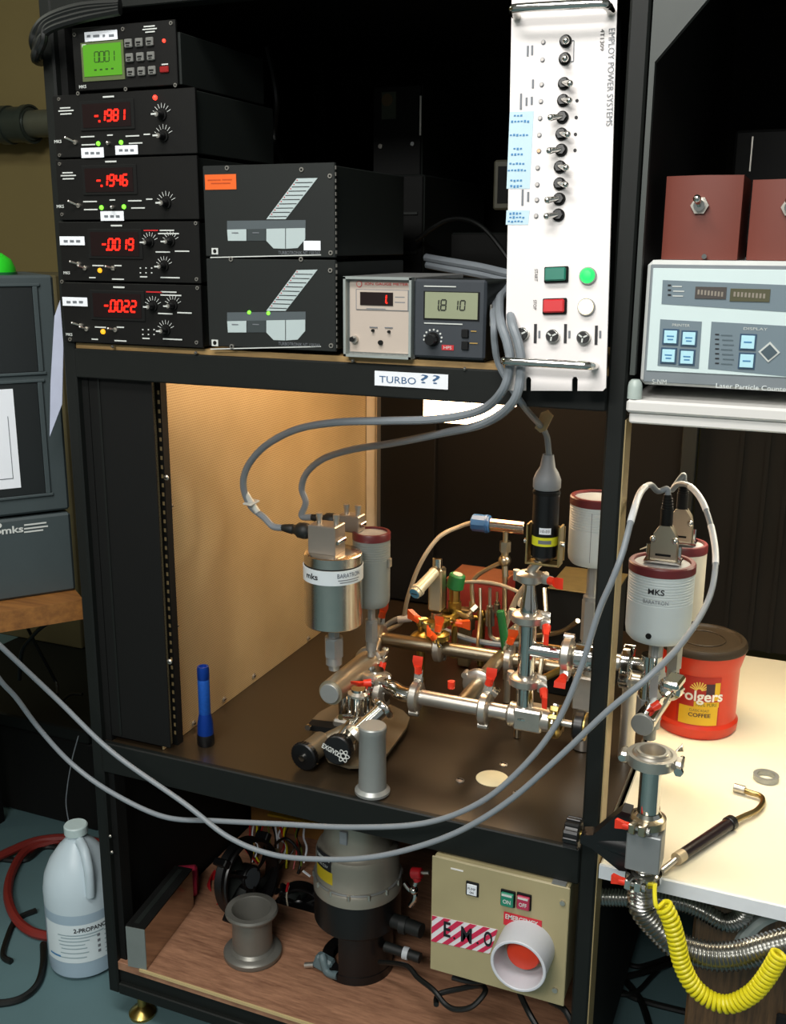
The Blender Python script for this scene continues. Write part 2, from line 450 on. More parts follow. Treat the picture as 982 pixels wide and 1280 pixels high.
# lamp inside the compartment
pl = P(600, 532, .42); pr = P(528, 525, .42); lz = pl.z
lampt = thing('compartment_lamp', 'glowing white box lamp under the shelf inside the test compartment', 'lamp', ((pl.x+pr.x)/2, .56, 1.2))
GLOW = mat('glowing warm diffuser', '#ffd2a0', emit=20)
MB().bx(pr.x, pl.x, .42, .68, lz, 1.188, GLOW, .004).build('diffuser', lampt)
MB().bx(pr.x-.012, pl.x+.012, .41, .69, 1.188, 1.2045, BLKM).build('lamp_housing', lampt)

# blue pocket torch standing on its head
fo = Q(257.5, 930, .5652)
fl = thing('flashlight', 'slim blue anodised flashlight standing head down on the worktop before the liner', 'flashlight', tuple(fo))
BLA = mat('blue anodised aluminium', '#123f9c', .3, .55, noise=.05)
fh = P(255, 833, fo.y).z - fo.z
def fz(t): return fh*t
mb = MB(); mb.lathe(fo, Z3 if 'Z3' in globals() else V((0,0,1)), [(0,0),(.0140,0),(.0150,.003),(.0150,.013),(.0138,.020),(0,.020)], KNOB, 32); mb.build('lens_bezel', fl)
mb = MB(); mb.lathe(fo, V((0,0,1)), [(.0138,.0195),(.0132,fz(.27)),(.0112,fz(.36)),(.0100,fz(.40)),(0,fz(.40))], BLA, 32); mb.build('head', fl)
mb = MB(); mb.lathe(fo, V((0,0,1)), [(.0092,fz(.385)),(.0100,fz(.41)),(.0100,fz(.83)),(.0094,fz(.84)),(0,fz(.84))], mat('lighter blue grip', '#1d58b4', .38, .4, noise=.25, scale=240), 32); mb.build('barrel', fl)
mb = MB(); mb.lathe(fo, V((0,0,1)), [(.0092,fz(.83)),(.0102,fz(.85)),(.0102,fz(.97)),(.0092,fz(1)),(.0065,fz(1)),(.0060,fz(.98)),(0,fz(.98))], BLA, 32); mb.build('tail_cap', fl)

# ------------------------------------------------------------------ instruments on the shelf
def bars(face, mb, specs, m=INK, h=1.6):
    """faint printed rows: (cx, cy, width) in pixels"""
    for cx, cy, w in specs: face.box(mb, cx, cy, w, h, .0004, m, base=.0008)
def toggle(face, par, px, py, dx=0, dy=-4, r=3, m=STEEL):
    b = MB(); face.disc(b, px, py, r, .003, m, 12); p = face.pt(px, py, .002); q = face.pt(px+dx, py+dy, .011)
    b.cyl(p, q, .0012, m, .0018, 8); b.ball(q, .0021, m, 8); return b.build('toggle_switch', par)
def rotary(face, par, px, py, r=6, fan=None):
    b = MB(); face.disc(b, px, py, r, .003, BLKM, 20); face.disc(b, px, py, r*.72, .012, KNOB, 20, .003, r*.62); face.disc(b, px, py, r*.45, .0006, STEEL, 16, .015)
    face.box(b, px-r*.4, py, r*.9, r*.3, .0006, INK, 0, .0157)
    k = b.build('rotary_knob', par)
    if fan:
        t = MB(); p = face.pt(px, py); s = 1/face.sc(p)[1]
        for i in range(7):
            a = math.radians(25 + i*22); d = face.R*math.cos(a) + face.U*math.sin(a); u = face.N.cross(d)
            t.box(p + d*(r*1.75*s) + face.N*.0012, (r*.85*s, .0007, .0004), INK, (d, u, face.N))
        t.build('dial_markings', k)
    return k
def led(face, par, px, py, r, m, name='indicator_led'):
    b = MB(); p = face.pt(px, py); k = r/face.sc(p)[1]
    b.lathe(p, face.N, [(k,0),(k*.9,k*.5),(k*.5,k*.9),(0,k)], m, 14); return b.build(name, par)
def bezel_screws(face, par, pts, r=2.6):
    for px, py in pts:
        b = MB(); face.disc(b, px, py, r, .0016, STEEL, 12); face.disc(b, px, py, r*.55, .0006, BLKM, 8, .0012); b.build('screw', par)

fU = Face((0, -.0065, 0))
# top display unit with green screen
u = thing('display_readout', 'black display unit with a glowing green screen, topmost of the left stack', 'instrument', (.15, 0, 1.597))
mb = MB(); mb.bx(.062, .235, -.0065, -.0005, 1.600, 1.683, PANEL, .001); mb.build('front_panel', u)
mb = MB(); mb.bx(.066, .238, -.0005, .23, 1.601, 1.668, GUN, .001); mb.build('case', u)
mb = MB(); fU.box(mb, 129, 76.5, 53, 49, .0015, mat('grey lcd bezel', '#55603c', .5)); bz = mb.build('display_bezel', u)
mb = MB(); fU.box(mb, 129, 75, 47, 40, .0012, LCDG, base=.0015); sc = mb.build('lcd_screen', bz)
mb = MB(); seven(fU, mb, 132, 71, '0.001', 13, mat('lcd segment', '#23420c', .6, noise=0), 8.6, .003, .05, .09); bars(fU, mb, [(116,73,3)], MATS['lcd segment']); 
for i in range(4): fU.box(mb, 121+i*7, 88-i*.6, 3, 2, .0004, MATS['lcd segment'], base=.003)
mb.build('lcd_digits', bz)
mb = MB(); fU.box(mb, 127, 45, 41, 12, .0008, LAB, base=.0012); lb = mb.build('paper_label', u)
mb = MB(); 
for i, w in enumerate((6, 11, 4, 9)): fU.box(mb, 112+i*9.5, 45.6-i*.3, w*.7, 3, .0003, INKG, base=.0022)
mb.build('handwriting', lb)
KEY = mat('grey key cap', '#6f706c', .5)
for r_, row in enumerate(((161.5,54.5),(163,72.5),(164.5,90.5))):
    for c_ in range(3):
        mb = MB(); x, y = row[0]+c_*13.3, row[1]-c_*1.1; fU.box(mb, x, y, 9.2, 11, .004, KEY, .001); fU.box(mb, x, y, 5.5, 2.2, .0003, BLKM, base=.004); fU.box(mb, x, y+3, 4, 1.4, .0003, BLKM, base=.004); mb.build('key', u)
led(fU, u, 205, 51, 2.6, LEDR2)
mb = MB(); fU.box(mb, 206, 87, 11, 8, .003, mat('red key', '#8a1414', .4), .001); mb.build('power_key', u, label='red power key')
mb = MB(); bars(fU, mb, [(187,33,14),(187.5,36.5,18),(188,40,12),(206.5,80.5,8)]); fU.text(mb, 104, 108.5, 'MKS', 4, INK, 9); mb.build('lettering', u)
bezel_screws(fU, u, [(154,36.5),(157.5,111.5),(219.5,106.5),(214,29),(93.5,43.5),(98,117)])
mb = MB(); fU.box(mb, 106, 57.5, 5, 3.5, .002, INK); mb.build('slide_tab', u)
for i, (x, y) in enumerate(((226,69),(227,93),(226,46),(240,94),(262,83))): pass
# four red-digit readouts
def readout(i, z1, z0, digits, cy, dx, label, wx=(37, 36), kind=0):
    u = thing('pressure_readout', label, 'instrument', (.14, 0, z0), 'black half width pressure readouts in the left stack')
    x0, x1 = .020 - .0028*i, .262 - .001*i
    MB().bx(x0, x1, -.0065, -.0005, z0+.0012, z1-.0012, PANEL, .001).build('front_panel', u)
    MB().bx(.037, x1-.006, -.0005, .225, z0+.002, z1-.003, GUN, .001).build('case', u)
    ox, oy = (i*4.2, 0)
    mb = MB(); fU.box(mb, dx, cy, 68, 38, .0018, BLKM, .001); w = mb.build('display_window', u)
    mb = MB(); fU.box(mb, dx, cy, 60, 30, .0005, REDWIN, base=.0018); mb.build('red_filter', w)
    mb = MB(); seven(fU, mb, dx+4, cy+.5, digits, 13.5, LEDR, 10.5, .0028, .12, .17); mb.build('red_digits', w)
    mb = MB(); fU.box(mb, dx+2, cy-23.5+.5, 14, 2, .0004, INK, base=.0008)
    L = dx - 66
    if kind == 0:
        bars(fU, mb, [(L+14,cy-9,13),(L+15,cy-5.5,19),(L+15,cy-1.5,14),(L+42,cy+27,17),(L+43,cy+37,17),(L+98,cy+26,17),(L+102,cy+35,17),(L+70,cy+25,7),(L+116,cy+24,8)])
        fU.text(mb, L+5, cy+33, 'MKS', 4, INK, 9)
    else:
        bars(fU, mb, [(L+130,cy-17,20),(L+133,cy-13,26),(L+126,cy+10,18),(L+150,cy+9,18),(L+135,cy+42,24),(L+38,cy+42,8),(L+70,cy+44,15),(L+70,cy+27,9),(L+102,cy+41,9),(L+45,cy+27,14)])
        bars(fU, mb, [(L+112,cy-17,20)], INKR)
        for q in range(6): fU.box(mb, L+98+(q % 3)*7, cy+30+(q//3)*6, 1.6, 1.6, .0004, INK, base=.0008)
        fU.text(mb, L+6, cy+36, 'MKS', 3.6, INK, 8)
    mb.build('lettering', u)
    return u, L
u, L = readout(0, 1.597, 1.509, '-.1981', 144, 134, 'black readout showing -.1981 in red, directly below the green screen unit')
led(fU, u, 194, 122, 3.4, LEDR2); led(fU, u, 123, 179.5, 3, LEDG); led(fU, u, 151.5, 178, 3, LEDG)
rotary(fU, u, 203, 144, 7, 1); rotary(fU, u, 205, 170.5, 7, 1); toggle(fU, u, 95, 178, -7, -5); toggle(fU, u, 136, 179, 4, 0, 2.5)
def stuck(face, par, x, y, w, h, wr=3):
    mb = MB(); face.box(mb, x, y, w, h, .0007, LAB, base=.0012); l = mb.build('paper_label', par)
    mb = MB()
    for k in range(wr): face.box(mb, x - w*.25 + k*w*.25, y+.5, w*.16, 3, .0003, INKG, base=.002)
    mb.build('handwriting', l)
stuck(fU, u, 116.5, 191, 28, 12.5); stuck(fU, u, 159, 187.5, 28, 11.5)
bezel_screws(fU, u, [(75,194),(74,124)], 2.2)
u, L = readout(1, 1.509, 1.421, '-.1946', 225, 137, 'black readout showing -.1946 in red, third unit down in the left stack')
led(fU, u, 127, 259.5, 3, LEDG); led(fU, u, 155, 258.5, 3, LEDG); rotary(fU, u, 208.5, 254, 7, 1); toggle(fU, u, 99, 257, -7, -5); toggle(fU, u, 141, 259, 4, 0, 2.5)
stuck(fU, u, 141, 270, 29, 12); bezel_screws(fU, u, [(75,205),(78,268)], 2.2)
u, L = readout(2, 1.421, 1.333, '-.0019', 305, 144, 'black readout showing .0019 in red, second unit from the bottom of the left stack', kind=1)
for x, y in ((188,303),(214,302),(206,333)): rotary(fU, u, x, y, 6, 1)
led(fU, u, 125, 338, 3.2, LEDA); toggle(fU, u, 99, 330, -5, -3); toggle(fU, u, 107, 335, -3, -3); toggle(fU, u, 142, 335, -4, -2)
stuck(fU, u, 91, 301, 31, 11); bezel_screws(fU, u, [(245,279),(78,352),(246,349)], 2.4)
u, L = readout(3, 1.333, 1.2415, '-.0022', 382, 147, 'black readout showing .0022 in red, bottom unit of the left stack', kind=1)
for x, y in ((192,383),(217,382),(208,413)): rotary(fU, u, x, y, 6, 1)
led(fU, u, 129, 414.5, 3.4, LEDA); toggle(fU, u, 102, 407, -6, -4); toggle(fU, u, 109, 411, -3, -3); toggle(fU, u, 145, 412, -4, -2)
stuck(fU, u, 94.5, 377, 31, 11); bezel_screws(fU, u, [(88,424),(247,360),(246,428)], 2.4)

# two turbo pump controllers
def controller(z0, z1, dy, label, lit):
    u = thing('turbo_controller', label, 'instrument', (.37, 0, z0), 'charcoal turbo pump controllers')
    MB().bx(.270, .4725, -.0065, -.0005, z0+.001, z1-.001, GUNP, .001).build('front_panel', u)
    mb = MB(); mb.bx(.275, .468, -.0005, .25, z0+.003, z1-.004, GUN, .001)
    for i in range(14): mb.bx(.4724, .4734, -.005, -.0015, z0+.006+i*.0083, z0+.0105+i*.0083, STEEL)
    mb.build('case', u)
    PAL = mat('pale blue printed legend', '#aebcbd', .6, noise=.02); GRL = mat('slate printed band', '#4d565a', .6, noise=.02)
    mb = MB()
    fU.poly(mb, [(333,274+dy),(357,274+dy),(397,222.5+dy),(371,223+dy)], .0006, PAL)
    fU.poly(mb, [(284,276+dy),(382,275+dy),(382,285+dy),(284,287+dy)], .0006, GRL)
    fU.poly(mb, [(284,287+dy),(308,286.5+dy),(308,301+dy),(285,301+dy)], .0006, PAL)
    fU.poly(mb, [(309,286.5+dy),(332,286+dy),(332,301+dy),(309,301+dy)], .0006, mat('dark slate print', '#343c3e', .6))
    fU.poly(mb, [(333,286+dy),(356.5,285.5+dy),(356.5,311+dy),(342,310.5+dy),(333,301+dy)], .0006, PAL)
    fU.poly(mb, [(357.5,285.5+dy),(381.5,285+dy),(381.5,299+dy),(372,310+dy),(357.5,311+dy)], .0006, PAL)
    fU.poly(mb, [(263,321.2+dy),(401,318+dy),(401,319.2+dy),(263,322.5+dy)], .0006, INK)
    for q in range(9):
        t = (q+.7)/9.6; fU.box(mb, 345+t*38.5, 274-t*51+dy+.4, 22, .9, .0003, INKB, base=.0007); fU.box(mb, 336+t*38+1, 271.5-t*51+dy, 1.2, 1.4, .0003, INKR, base=.0007)
    mb.build('printed_legend', u)
    mb = MB(); fU.text(mb, 374, 316+dy, 'TURBOTRONIK NT 150/360', 4.2, INKG, 52); fU.box(mb, 269, 314+dy, 8, 8, .0005, INK, base=.0008); fU.disc(mb, 269, 314+dy, 2.6, .0003, PANEL, 12, .0013)
    for x in (286, 312): bars(fU, mb, [(x+8, 291+dy, 8)], INKG, 1.2)
    mb.build('lettering', u)
    for x, y in lit: led(fU, u, x, y, 2.6, LEDG)
    return u
u = controller(1.371, 1.4945, 0, 'charcoal pump controller with orange sticker, upper of the two', [])
mb = MB(); fU.box(mb, 275.8, 227.5, 39, 19, .0008, mat('orange sticker', '#e0601c', .55, noise=.03)); st = mb.build('orange_sticker', u)
mb = MB(); bars(fU, mb, [(268,225,16),(284,224.5,12),(276,229,24)], mat('dark orange print', '#b8460e', .6), 1.4); mb.build('handwriting', st)
mb = MB(); fU.box(mb, 390.5, 307, 21, 12, .0008, LAB, base=.0008); st = mb.build('paper_label', u)
mb = MB(); bars(fU, mb, [(391,304.5,13),(391,309,12)], INKG, 1.4); mb.build('handwriting', st)
bezel_screws(fU, u, [(412.5,220),(413.5,316),(377,212),(284,210)], 3)
u = controller(1.2455, 1.370, 114.5, 'charcoal pump controller with two lit green lamps, lower of the two', [(311.5,390.5),(335.5,391.5)])
bezel_screws(fU, u, [(289,324),(376.5,324),(413,338),(414,432),(290,433)], 3)

# white-fronted ion gauge meter
gm = thing('gauge_meter', 'grey and white framed panel meter with a small red display showing 1', 'instrument', (.534, 0, 1.2405))
CRM = mat('cream meter face', '#b9aca0', .5, noise=.02)
mb = MB(); mb.bx(.485, .584, .003, .2, 1.2405, 1.348, SILV, .001); mb.bx(.491, .5795, .0, .004, 1.2475, 1.342, CRM)
mb.build('case', gm)
mb = MB()
AL = mat('pale aluminium frame', '#aeb6b2', .35, .5)
mb.bx(.485, .4885, -.009, .004, 1.2412, 1.3475, AL); mb.bx(.5800, .5835, -.009, .004, 1.2412, 1.3475, AL); mb.bx(.485, .5835, -.009, .004, 1.3445, 1.348, AL); mb.bx(.485, .5835, -.009, .004, 1.2412, 1.2445, AL)
mb.build('frame', gm)
fM = Face((0, -.0002, 0))
mb = MB(); fM.box(mb, 477.5, 375, 66, 26, .0008, INKG); fM.box(mb, 477.5, 375, 64, 24.5, .0004, CRM, base=.0007); fM.box(mb, 471, 373.5, 41, 16.5, .0012, REDWIN, base=.001); w = mb.build('display_window', gm)
mb = MB(); seven(fM, mb, 481, 373.5, '1.', 10, LEDR, 8, .0026, .1, .16); mb.build('red_digits', w)
mb = MB(); fM.text(mb, 483, 355, 'ION GAUGE METER', 3.2, INKR, 54); fM.disc(mb, 449, 355, 4, .0004, INKR, 16, .0003); fM.disc(mb, 449, 355, 3.2, .0004, CRM, 16, .0006)
bars(fM, mb, [(500,371.5,12),(500,378,13),(470,386,24),(467,409,10),(486,409.5,10)], INKG, 1.2); mb.build('lettering', gm)
for x, y, r in ((466.5,413,1.8),(486.5,414.5,1.8)): 
    mb = MB(); fM.disc(mb, x, y, r, .004, BLKM, 10); mb.build('trim_screw', gm)
mb = MB(); fM.disc(mb, 444, 424, 4.6, .006, STEEL, 16); fM.disc(mb, 443, 423.5, 3.2, .004, KNOB, 14, .006); mb.build('thumb_knob', gm)
mb = MB(); fM.disc(mb, 476, 428, 3, .004, BLKM, 12); mb.build('thumb_knob', gm)

# grey digital gauge with lcd
dg = thing('vacuum_gauge_controller', 'dark grey gauge controller with lcd reading 1.8-10 beside the framed meter', 'instrument', (.635, 0, 1.2405))
MB().bx(.585, .684, -.004, .006, 1.2445, 1.346, mat('slate plastic case', '#34393f', .5), .003).build('front_panel', dg)
MB().bx(.588, .681, .006, .16, 1.2405, 1.343, GUN, .002).build('case', dg)
fG = Face((0, -.004, 0))
mb = MB(); fG.box(mb, 564, 382.5, 70, 36, .001, BLKM); fG.box(mb, 564, 382, 66, 33, .0008, LCD, base=.0008); w = mb.build('lcd_screen', dg)
LS = mat('dark lcd segment', '#1b1f17', .6, noise=0)
mb = MB(); seven(fG, mb, 550, 381, '1.8', 13, LS, 10, .002, .06, .12); seven(fG, mb, 574, 381.5, '10', 12, LS, 9.5, .002, .06, .12); bars(fG, mb, [(562.5,381,3),(534,374,6),(534,381,6),(534,386,6),(588,382,8),(550,370,5),(588,372,2)], LS, 1.2); mb.build('lcd_digits', w)
mb = MB(); bars(fG, mb, [(550,358,40),(554,404.5,48)], INK, 1.4); bars(fG, mb, [(592,414,7),(592,429,10)], mat('amber print', '#a98a4a', .6), 1.3); mb.build('lettering', dg)
mb = MB(); fG.box(mb, 559.5, 434.5, 15, 6.5, .0008, mat('red badge', '#c02a30', .5)); bd = mb.build('badge', dg); mb = MB(); fG.text(mb, 559.5, 434.5, 'HPS', 4, INK, 10); mb.build('lettering', bd)
mb = MB(); fG.disc(mb, 541, 424, 9, .002, BLKM, 24); fG.disc(mb, 541, 424, 7.4, .012, KNOB, 24, .002, 6.6); k = mb.build('rotary_knob', dg)
mb = MB()
for i in range(9):
    a = math.radians(-20 + i*26); fG.disc(mb, 541+11*math.cos(a), 423-11*math.sin(a), 1.3, .0006, INK, 8, .0004)
mb.build('dial_markings', k)
for y in (417, 432): mb = MB(); fG.box(mb, 581.5, y, 9, 11, .003, KNOB, .001); mb.build('push_button', dg)
mb = MB(); p = fG.pt(609, 395); mb.box(p + V((.001,.012,0)), (.003, .004, .028), STEEL, None, .001); mb.build('side_clip', dg)

# power distribution panel hanging in front
pw, ph = .1265, .482
Bc, Tc = P(692.5, 488.5, -.04), P(704.5, -22, .02)
Uv = (Tc-Bc).normalized(); Rv = (V((1,0,0)) - Uv*Uv.x).normalized()
B0 = Bc - Rv*pw/2
fP = Face(B0, Rv, Uv)
pd = thing('distribution_unit', 'white upright power distribution panel with toggles, chrome handles and two lit lamps', 'control panel', tuple(B0 + Rv*pw/2))
cx0 = B0 + Rv*pw/2 + Uv*ph/2
PWH = mat('warm white panel paint', '#e4dfdd', .4, noise=.015)
mb = MB()
def uv(u, v, d=0): return B0 + Rv*u + Uv*v + fP.N*d
u1 = (fP.pt(660, 480)-B0).dot(Rv); u2 = (fP.pt(718, 484)-B0).dot(Rv); n0 = .0035; nh = .017
poly = [(0,.004),(.004,0),(u1-n0,0),(u1-n0,nh-.003),(u1-n0*.5,nh),(u1+n0*.5,nh),(u1+n0,nh-.003),(u1+n0,0),(u2-n0,0),(u2-n0,nh-.003),(u2-n0*.5,nh),(u2+n0*.5,nh),(u2+n0,nh-.003),(u2+n0,0),(pw-.004,0),(pw,.004),(pw,ph-.004),(pw-.004,ph),(.004,ph),(0,ph-.004)]
mb.prism([uv(a, b, -.004) for a, b in poly], fP.N*.004, PWH); mb.build('front_panel', pd)
mb = MB(); mb.box(cx0 - fP.N*.034 + Uv*.01, (pw-.012, ph-.09, .058), GUN, (Rv, Uv, fP.N)); mb.build('case', pd)
for (xa, ya), (xb, yb) in (((646,21),(764,15)),((636,452),(743,458))):
    a, b = fP.pt(xa, ya, .03), fP.pt(xb, yb, .03)
    a0, b0 = fP.pt(xa, ya, 0), fP.pt(xb, yb, 0)
    d = (b-a).normalized()*.012
    a0, b0 = a - fP.N*.03, b - fP.N*.03
    mb = MB(); mb.tube(spline([a0, a0+fP.N*.012, a0+fP.N*.022+d*.12, a+d, b-d, b0+fP.N*.022-d*.12, b0+fP.N*.012, b0], 8), .0052, CHROME, 14); mb.build('handle', pd)
def ptoggle(x, y, lean, par=pd):
    mb = MB(); fP.disc(mb, x, y, 8, .003, BLKM, 20); fP.disc(mb, x, y, 6.2, .004, KNOB, 6, .003); k = mb.build('toggle_switch', par)
    mb = MB(); p, q = fP.pt(x, y, .006), fP.pt(x+lean*11, y+4, .016); mb.cyl(p, q, .0025, CHROME, .004, 12); mb.ball(q, .0042, CHROME, 12); mb.build('lever', k)
ys = [(708,52,0),(707,74,0),(706,105,1),(705,126,1),(704,147,-1),(703,168,1),(702.5,188,-1),(701,209,1),(700.5,230,1),(700,249,-1),(699,269,-1)]
for x, y, l in ys: ptoggle(x-1, y, l if l else .35)
CLR = mat('clear grey lens', '#b9b3ae', .3); 
for i, (x, y, l) in enumerate(ys):
    mb = MB(); fP.disc(mb, x-29+(0 if i else 0), y+1, 3, .0014, INKG, 12); fP.disc(mb, x-29, y+1, 2.2, .0012, (mat('faint orange lens', '#e8b88a', .4) if i == 6 else CLR), 12, .0012); mb.build('pilot_lens', pd)
    if 3 <= i <= 6: mb = MB(); fP.disc(mb, x+16, y, 2.2, .0008, INKB, 10); mb.build('dot_mark', pd)
mb = MB(); p = fP.pt(714, 64, .001); fP.box(mb, 717, 64, 1, 26, .0006, INKG, base=.0004); fP.box(mb, 715, 51, 4, 1, .0006, INKG, base=.0004); fP.box(mb, 714.5, 77, 4, 1, .0006, INKG, base=.0004)
fP.text(mb, 763, 97, 'EMPLOY POWER SYSTEMS', 8, INKG, 122, 90); fP.text(mb, 752.5, 50, '4T1309', 5, INKB, 27, 90)
fP.text(mb, 670, 344, 'START', 4, INKB, 15, 90); fP.text(mb, 668.5, 381, 'STOP', 4, INKB, 12, 90)
for x, y, w in ((665,63,12),(659.5,64,13),(666,105,11),(664.5,126,10),(658,127,10),(651,127,20),(660,246,12),(653,247,20)): fP.box(mb, x, y, 2.6, w, .0004, INKG, base=.0006)
for x in (669, 706.5, 745): fP.box(mb, x, 417 if x < 740 else 419, 3.6, 24, .0004, INKB, base=.0006); fP.box(mb, x+5, 418, 2.6, 9, .0004, INKG, base=.0006)
mb.build('lettering', pd)
TAPE = mat('pale blue writing tape', '#b8d2de', .7, noise=.03)
mb = MB(); fP.poly(mb, [(637,140),(667,139),(662,236),(633,236)], .0006, TAPE); fP.poly(mb, [(633,263),(662,263),(660,281),(632,281)], .0006, TAPE); tp = mb.build('label_tape', pd)
mb = MB()
for x, y, w in ((649,145,15),(650,152,24),(649,169,25),(648,186,14),(647,193,18),(646,205,20),(647,213,26),(646,226,18),(645,233,16),(645,267,18),(646,272,20),(645,277,22)):
    for k in range(int(w/4)): fP.box(mb, x - w/2 + k*4 + 2, y + random.uniform(-.4,.4), 2.6, random.uniform(1.6,3.2), .0003, INKBL, base=.0008)
mb.build('handwriting', tp)
for x, y, c in ((695.5,343.5,'#17735f'),(693.5,383,'#c9252b')):
    mb = MB(); fP.box(mb, x, y, 30, 20, .004, BLKM, .001); k = mb.build('push_button', pd, label=('green' if y < 360 else 'red') + ' rectangular push button')
    mb = MB(); fP.box(mb, x, y, 26, 16.5, .006, mat('button '+c, c, .35, noise=.03), .0015, .004); mb.build('button_cap', k)
for x, y, m_ in ((735,345,mat('lit green lens', '#20e86a', emit=1.5)),(733,384,mat('lit cream lens', '#fff2c0', emit=2.2))):
    mb = MB(); p = fP.pt(x, y); k = 1/fP.sc(p)[1]; mb.lathe(p, fP.N, [(11*k,0),(11*k,.004),(9.8*k,.006),(9.8*k,.004)], SILV, 28); s_ = mb.build('pilot_lamp', pd, label=('green' if y < 360 else 'pale yellow') + ' lit pilot lamp')
    mb = MB(); mb.lathe(p, fP.N, [(9.8*k,.003),(9.4*k,.007),(6*k,.011),(0,.0125)], m_, 28); mb.build('lens', s_)
for x, y in ((653.5,418),(691.5,420.5),(730,422.5)):
    mb = MB(); fP.disc(mb, x, y, 8.6, .003, STEEL, 24); fP.disc(mb, x, y, 7, .007, KNOB, 24, .003)
    p = fP.pt(x, y, .0105)
    for q in range(3):
        a = q*2*PI/3 + .4; d = Rv*math.cos(a) + Uv*math.sin(a); mb.box(p + d*.0035, (.005, .0018, .0008), INK, (d, fP.N.cross(d), fP.N))
    mb.ring(fP.pt(x, y, .004), fP.N, .0068, .0082, .006, CHROME, 24)
    mb.build('fuse_holder', pd)

# ------------------------------------------------------------------ dark gear at the back of the shelf
def back_box(name, label, x0, x1, y0, y1, z0, z1, seam=True, cat='instrument'):
    u = thing(name, label, cat, ((x0+x1)/2, y0, z0))
    MB().bx(x0, x1, y0+.004, y1, z0, z1, GUN, .003).build('case', u)
    mb = MB(); mb.bx(x0+.002, x1-.002, y0, y0+.004, z0+.002, z1-.002, BLKM, .001); mb.build('front_panel', u)
    return u
a = P(432, 220, .45); b = P(528, 335, .45)
u = back_box('instrument_case', 'dark instrument case standing behind the framed meter', a.x, b.x, .45, .8, 1.2405, a.z)
mb = MB(); fb = Face((0, .45, 0))
for z in (.25, .5, .75): mb.bx(a.x+.01, b.x-.01, .446, .45, 1.2405+(a.z-1.2405)*z, 1.2405+(a.z-1.2405)*z+.004, GUN)
mb.build('trim', u)
a2 = P(465, 108, .5); b2 = P(526, 215, .5)
u = back_box('instrument_case', 'small dark case with a bright edge and picture sticker stacked on a case behind', a2.x, b2.x, .5, .8, a.z+.0005, a2.z)
mb = MB(); mb.bx(b2.x-.003, b2.x, .4975, .5, a2.z-.085, a2.z-.02, STEEL); mb.build('bright_edge', u)  # edge highlight modelled as a thin steel strip
fb2 = Face((0, .5, 0)); mb = MB(); fb2.disc(mb, 453+23, 183, 3, .004, STEEL, 12); fb2.disc(mb, 516, 180, 2.6, .004, DULL, 12); mb.build('terminal_post', u)
mb = MB(); fb2.box(mb, 486, 132, 18, 34, .001, mat('dull printed sticker', '#39402f', .6)); fb2.disc(mb, 484, 125, 8, .0006, mat('dull ochre print', '#5c4a2a', .6), 18, .001); mb.build('sticker', u)
a = P(540, 270, .6); b = P(650, 330, .6)
back_box('instrument_case', 'wide dark case far back on the shelf behind the grey cables', a.x, b.x, .6, .85, 1.2405, a.z-.03)
a = P(617, 200, .4); b = P(636, 262, .4)
u = thing('outlet_box', 'dim olive wall box half hidden behind the white panel', 'box', (a.x+.02, .4, b.z))
mb = MB(); mb.bx(a.x, b.x+.06, .4, .48, b.z, a.z, mat('olive grey box', '#4c4a3c', .6), .003); mb.build('body', u)
mb = MB(); mb.bx(a.x+.008, b.x+.05, .3985, .4, b.z+.01, a.z-.01, BLKM); mb.build('cover', u)
# bracket carrying the box on the shelf
MB().bx(a.x+.03, a.x+.05, .43, .45, 1.2405, b.z, BLKM).build('stand', u)
def G(mb): pass
for i, (dy, lb) in enumerate(((0, 'upper pale grey cable lying behind the digital gauge'), (9, 'lower pale grey cable lying behind the digital gauge'))):
    cable('grey_cable', [P(532+i*2, 322+dy, .36), P(560, 327+dy, .34), P(600, 334+dy, .30), P(640, 343+dy, .26), P(690, 350+dy, .3)], .0065, GREYC, lb)
cable('black_cable', [P(520, 300, .42), P(560, 275, .42), P(600, 282, .4), P(640, 330, .38), P(670, 380, .38)], .004, BLKC, 'black cable arching over the shelf toward the white panel')
cable('black_cable', [P(333, 60, .3), P(345, 120, .3), P(342, 170, .32), P(352, 205, .3), P(372, 215, .26)], .006, BLKC, 'black cable hanging behind the two pump controllers')
# bundle of black cables over the top corner of the rack
for i, o in enumerate(((0,0),(5,4),(10,10),(3,16))):
    cable('black_cable', [P(150, 4+o[1]*.6, -.02), P(100, 8+o[1], -.025), P(60, 22+o[1], -.03), P(44+o[0], 40+o[1]*1.2, -.03), P(42+o[0]*.6, 58+o[1], -.02), P(52, 70+o[1]*.5, .05)], .006, BLKC,
          'black cable looped over the top left corner of the rack, %s' % ('outermost loop', 'second loop', 'innermost loop', 'lowest loop')[i], group='black cables over the rack corner')

# ------------------------------------------------------------------ right hand rack, shelf and bench
r2 = thing('equipment_rack', 'second dark rack at the right edge holding red boxes and a particle counter', 'rack', (.872, 0, .55))
RK2 = mat('rack black lightened by overhead light', '#3d423f', .5, noise=.08)  # powder black with the overhead light put into a lighter grey
MB().bx(.8725, .8765, .012, .9, 1.235, 1.80, BLKM).build('side_panel', r2)
MB().bx(.8705, .8765, .0, .012, 1.235, 1.80, RK2).build('post', r2)
mb = MB(); a, b = P(806, 78, 0), P(890, -8, 0); mb.prism([(.8765, .0, a.z-.0), (.8765, .0, 1.80), (b.x+.04, .0, 1.80), (b.x, .0, b.z)], (0, .012, 0), RK2); mb.build('gusset', r2)
mb = MB(); mb.bx(.8705, 1.5, .03, .91, 1.80, 1.815, BLKM); mb.build('top_panel', r2)  # out of view, added to keep overhead light out of the interior
mb = MB(); mb.bx(.8765, 1.5, .0, .03, 1.775, 1.80, RK2); mb.build('top_beam', r2)
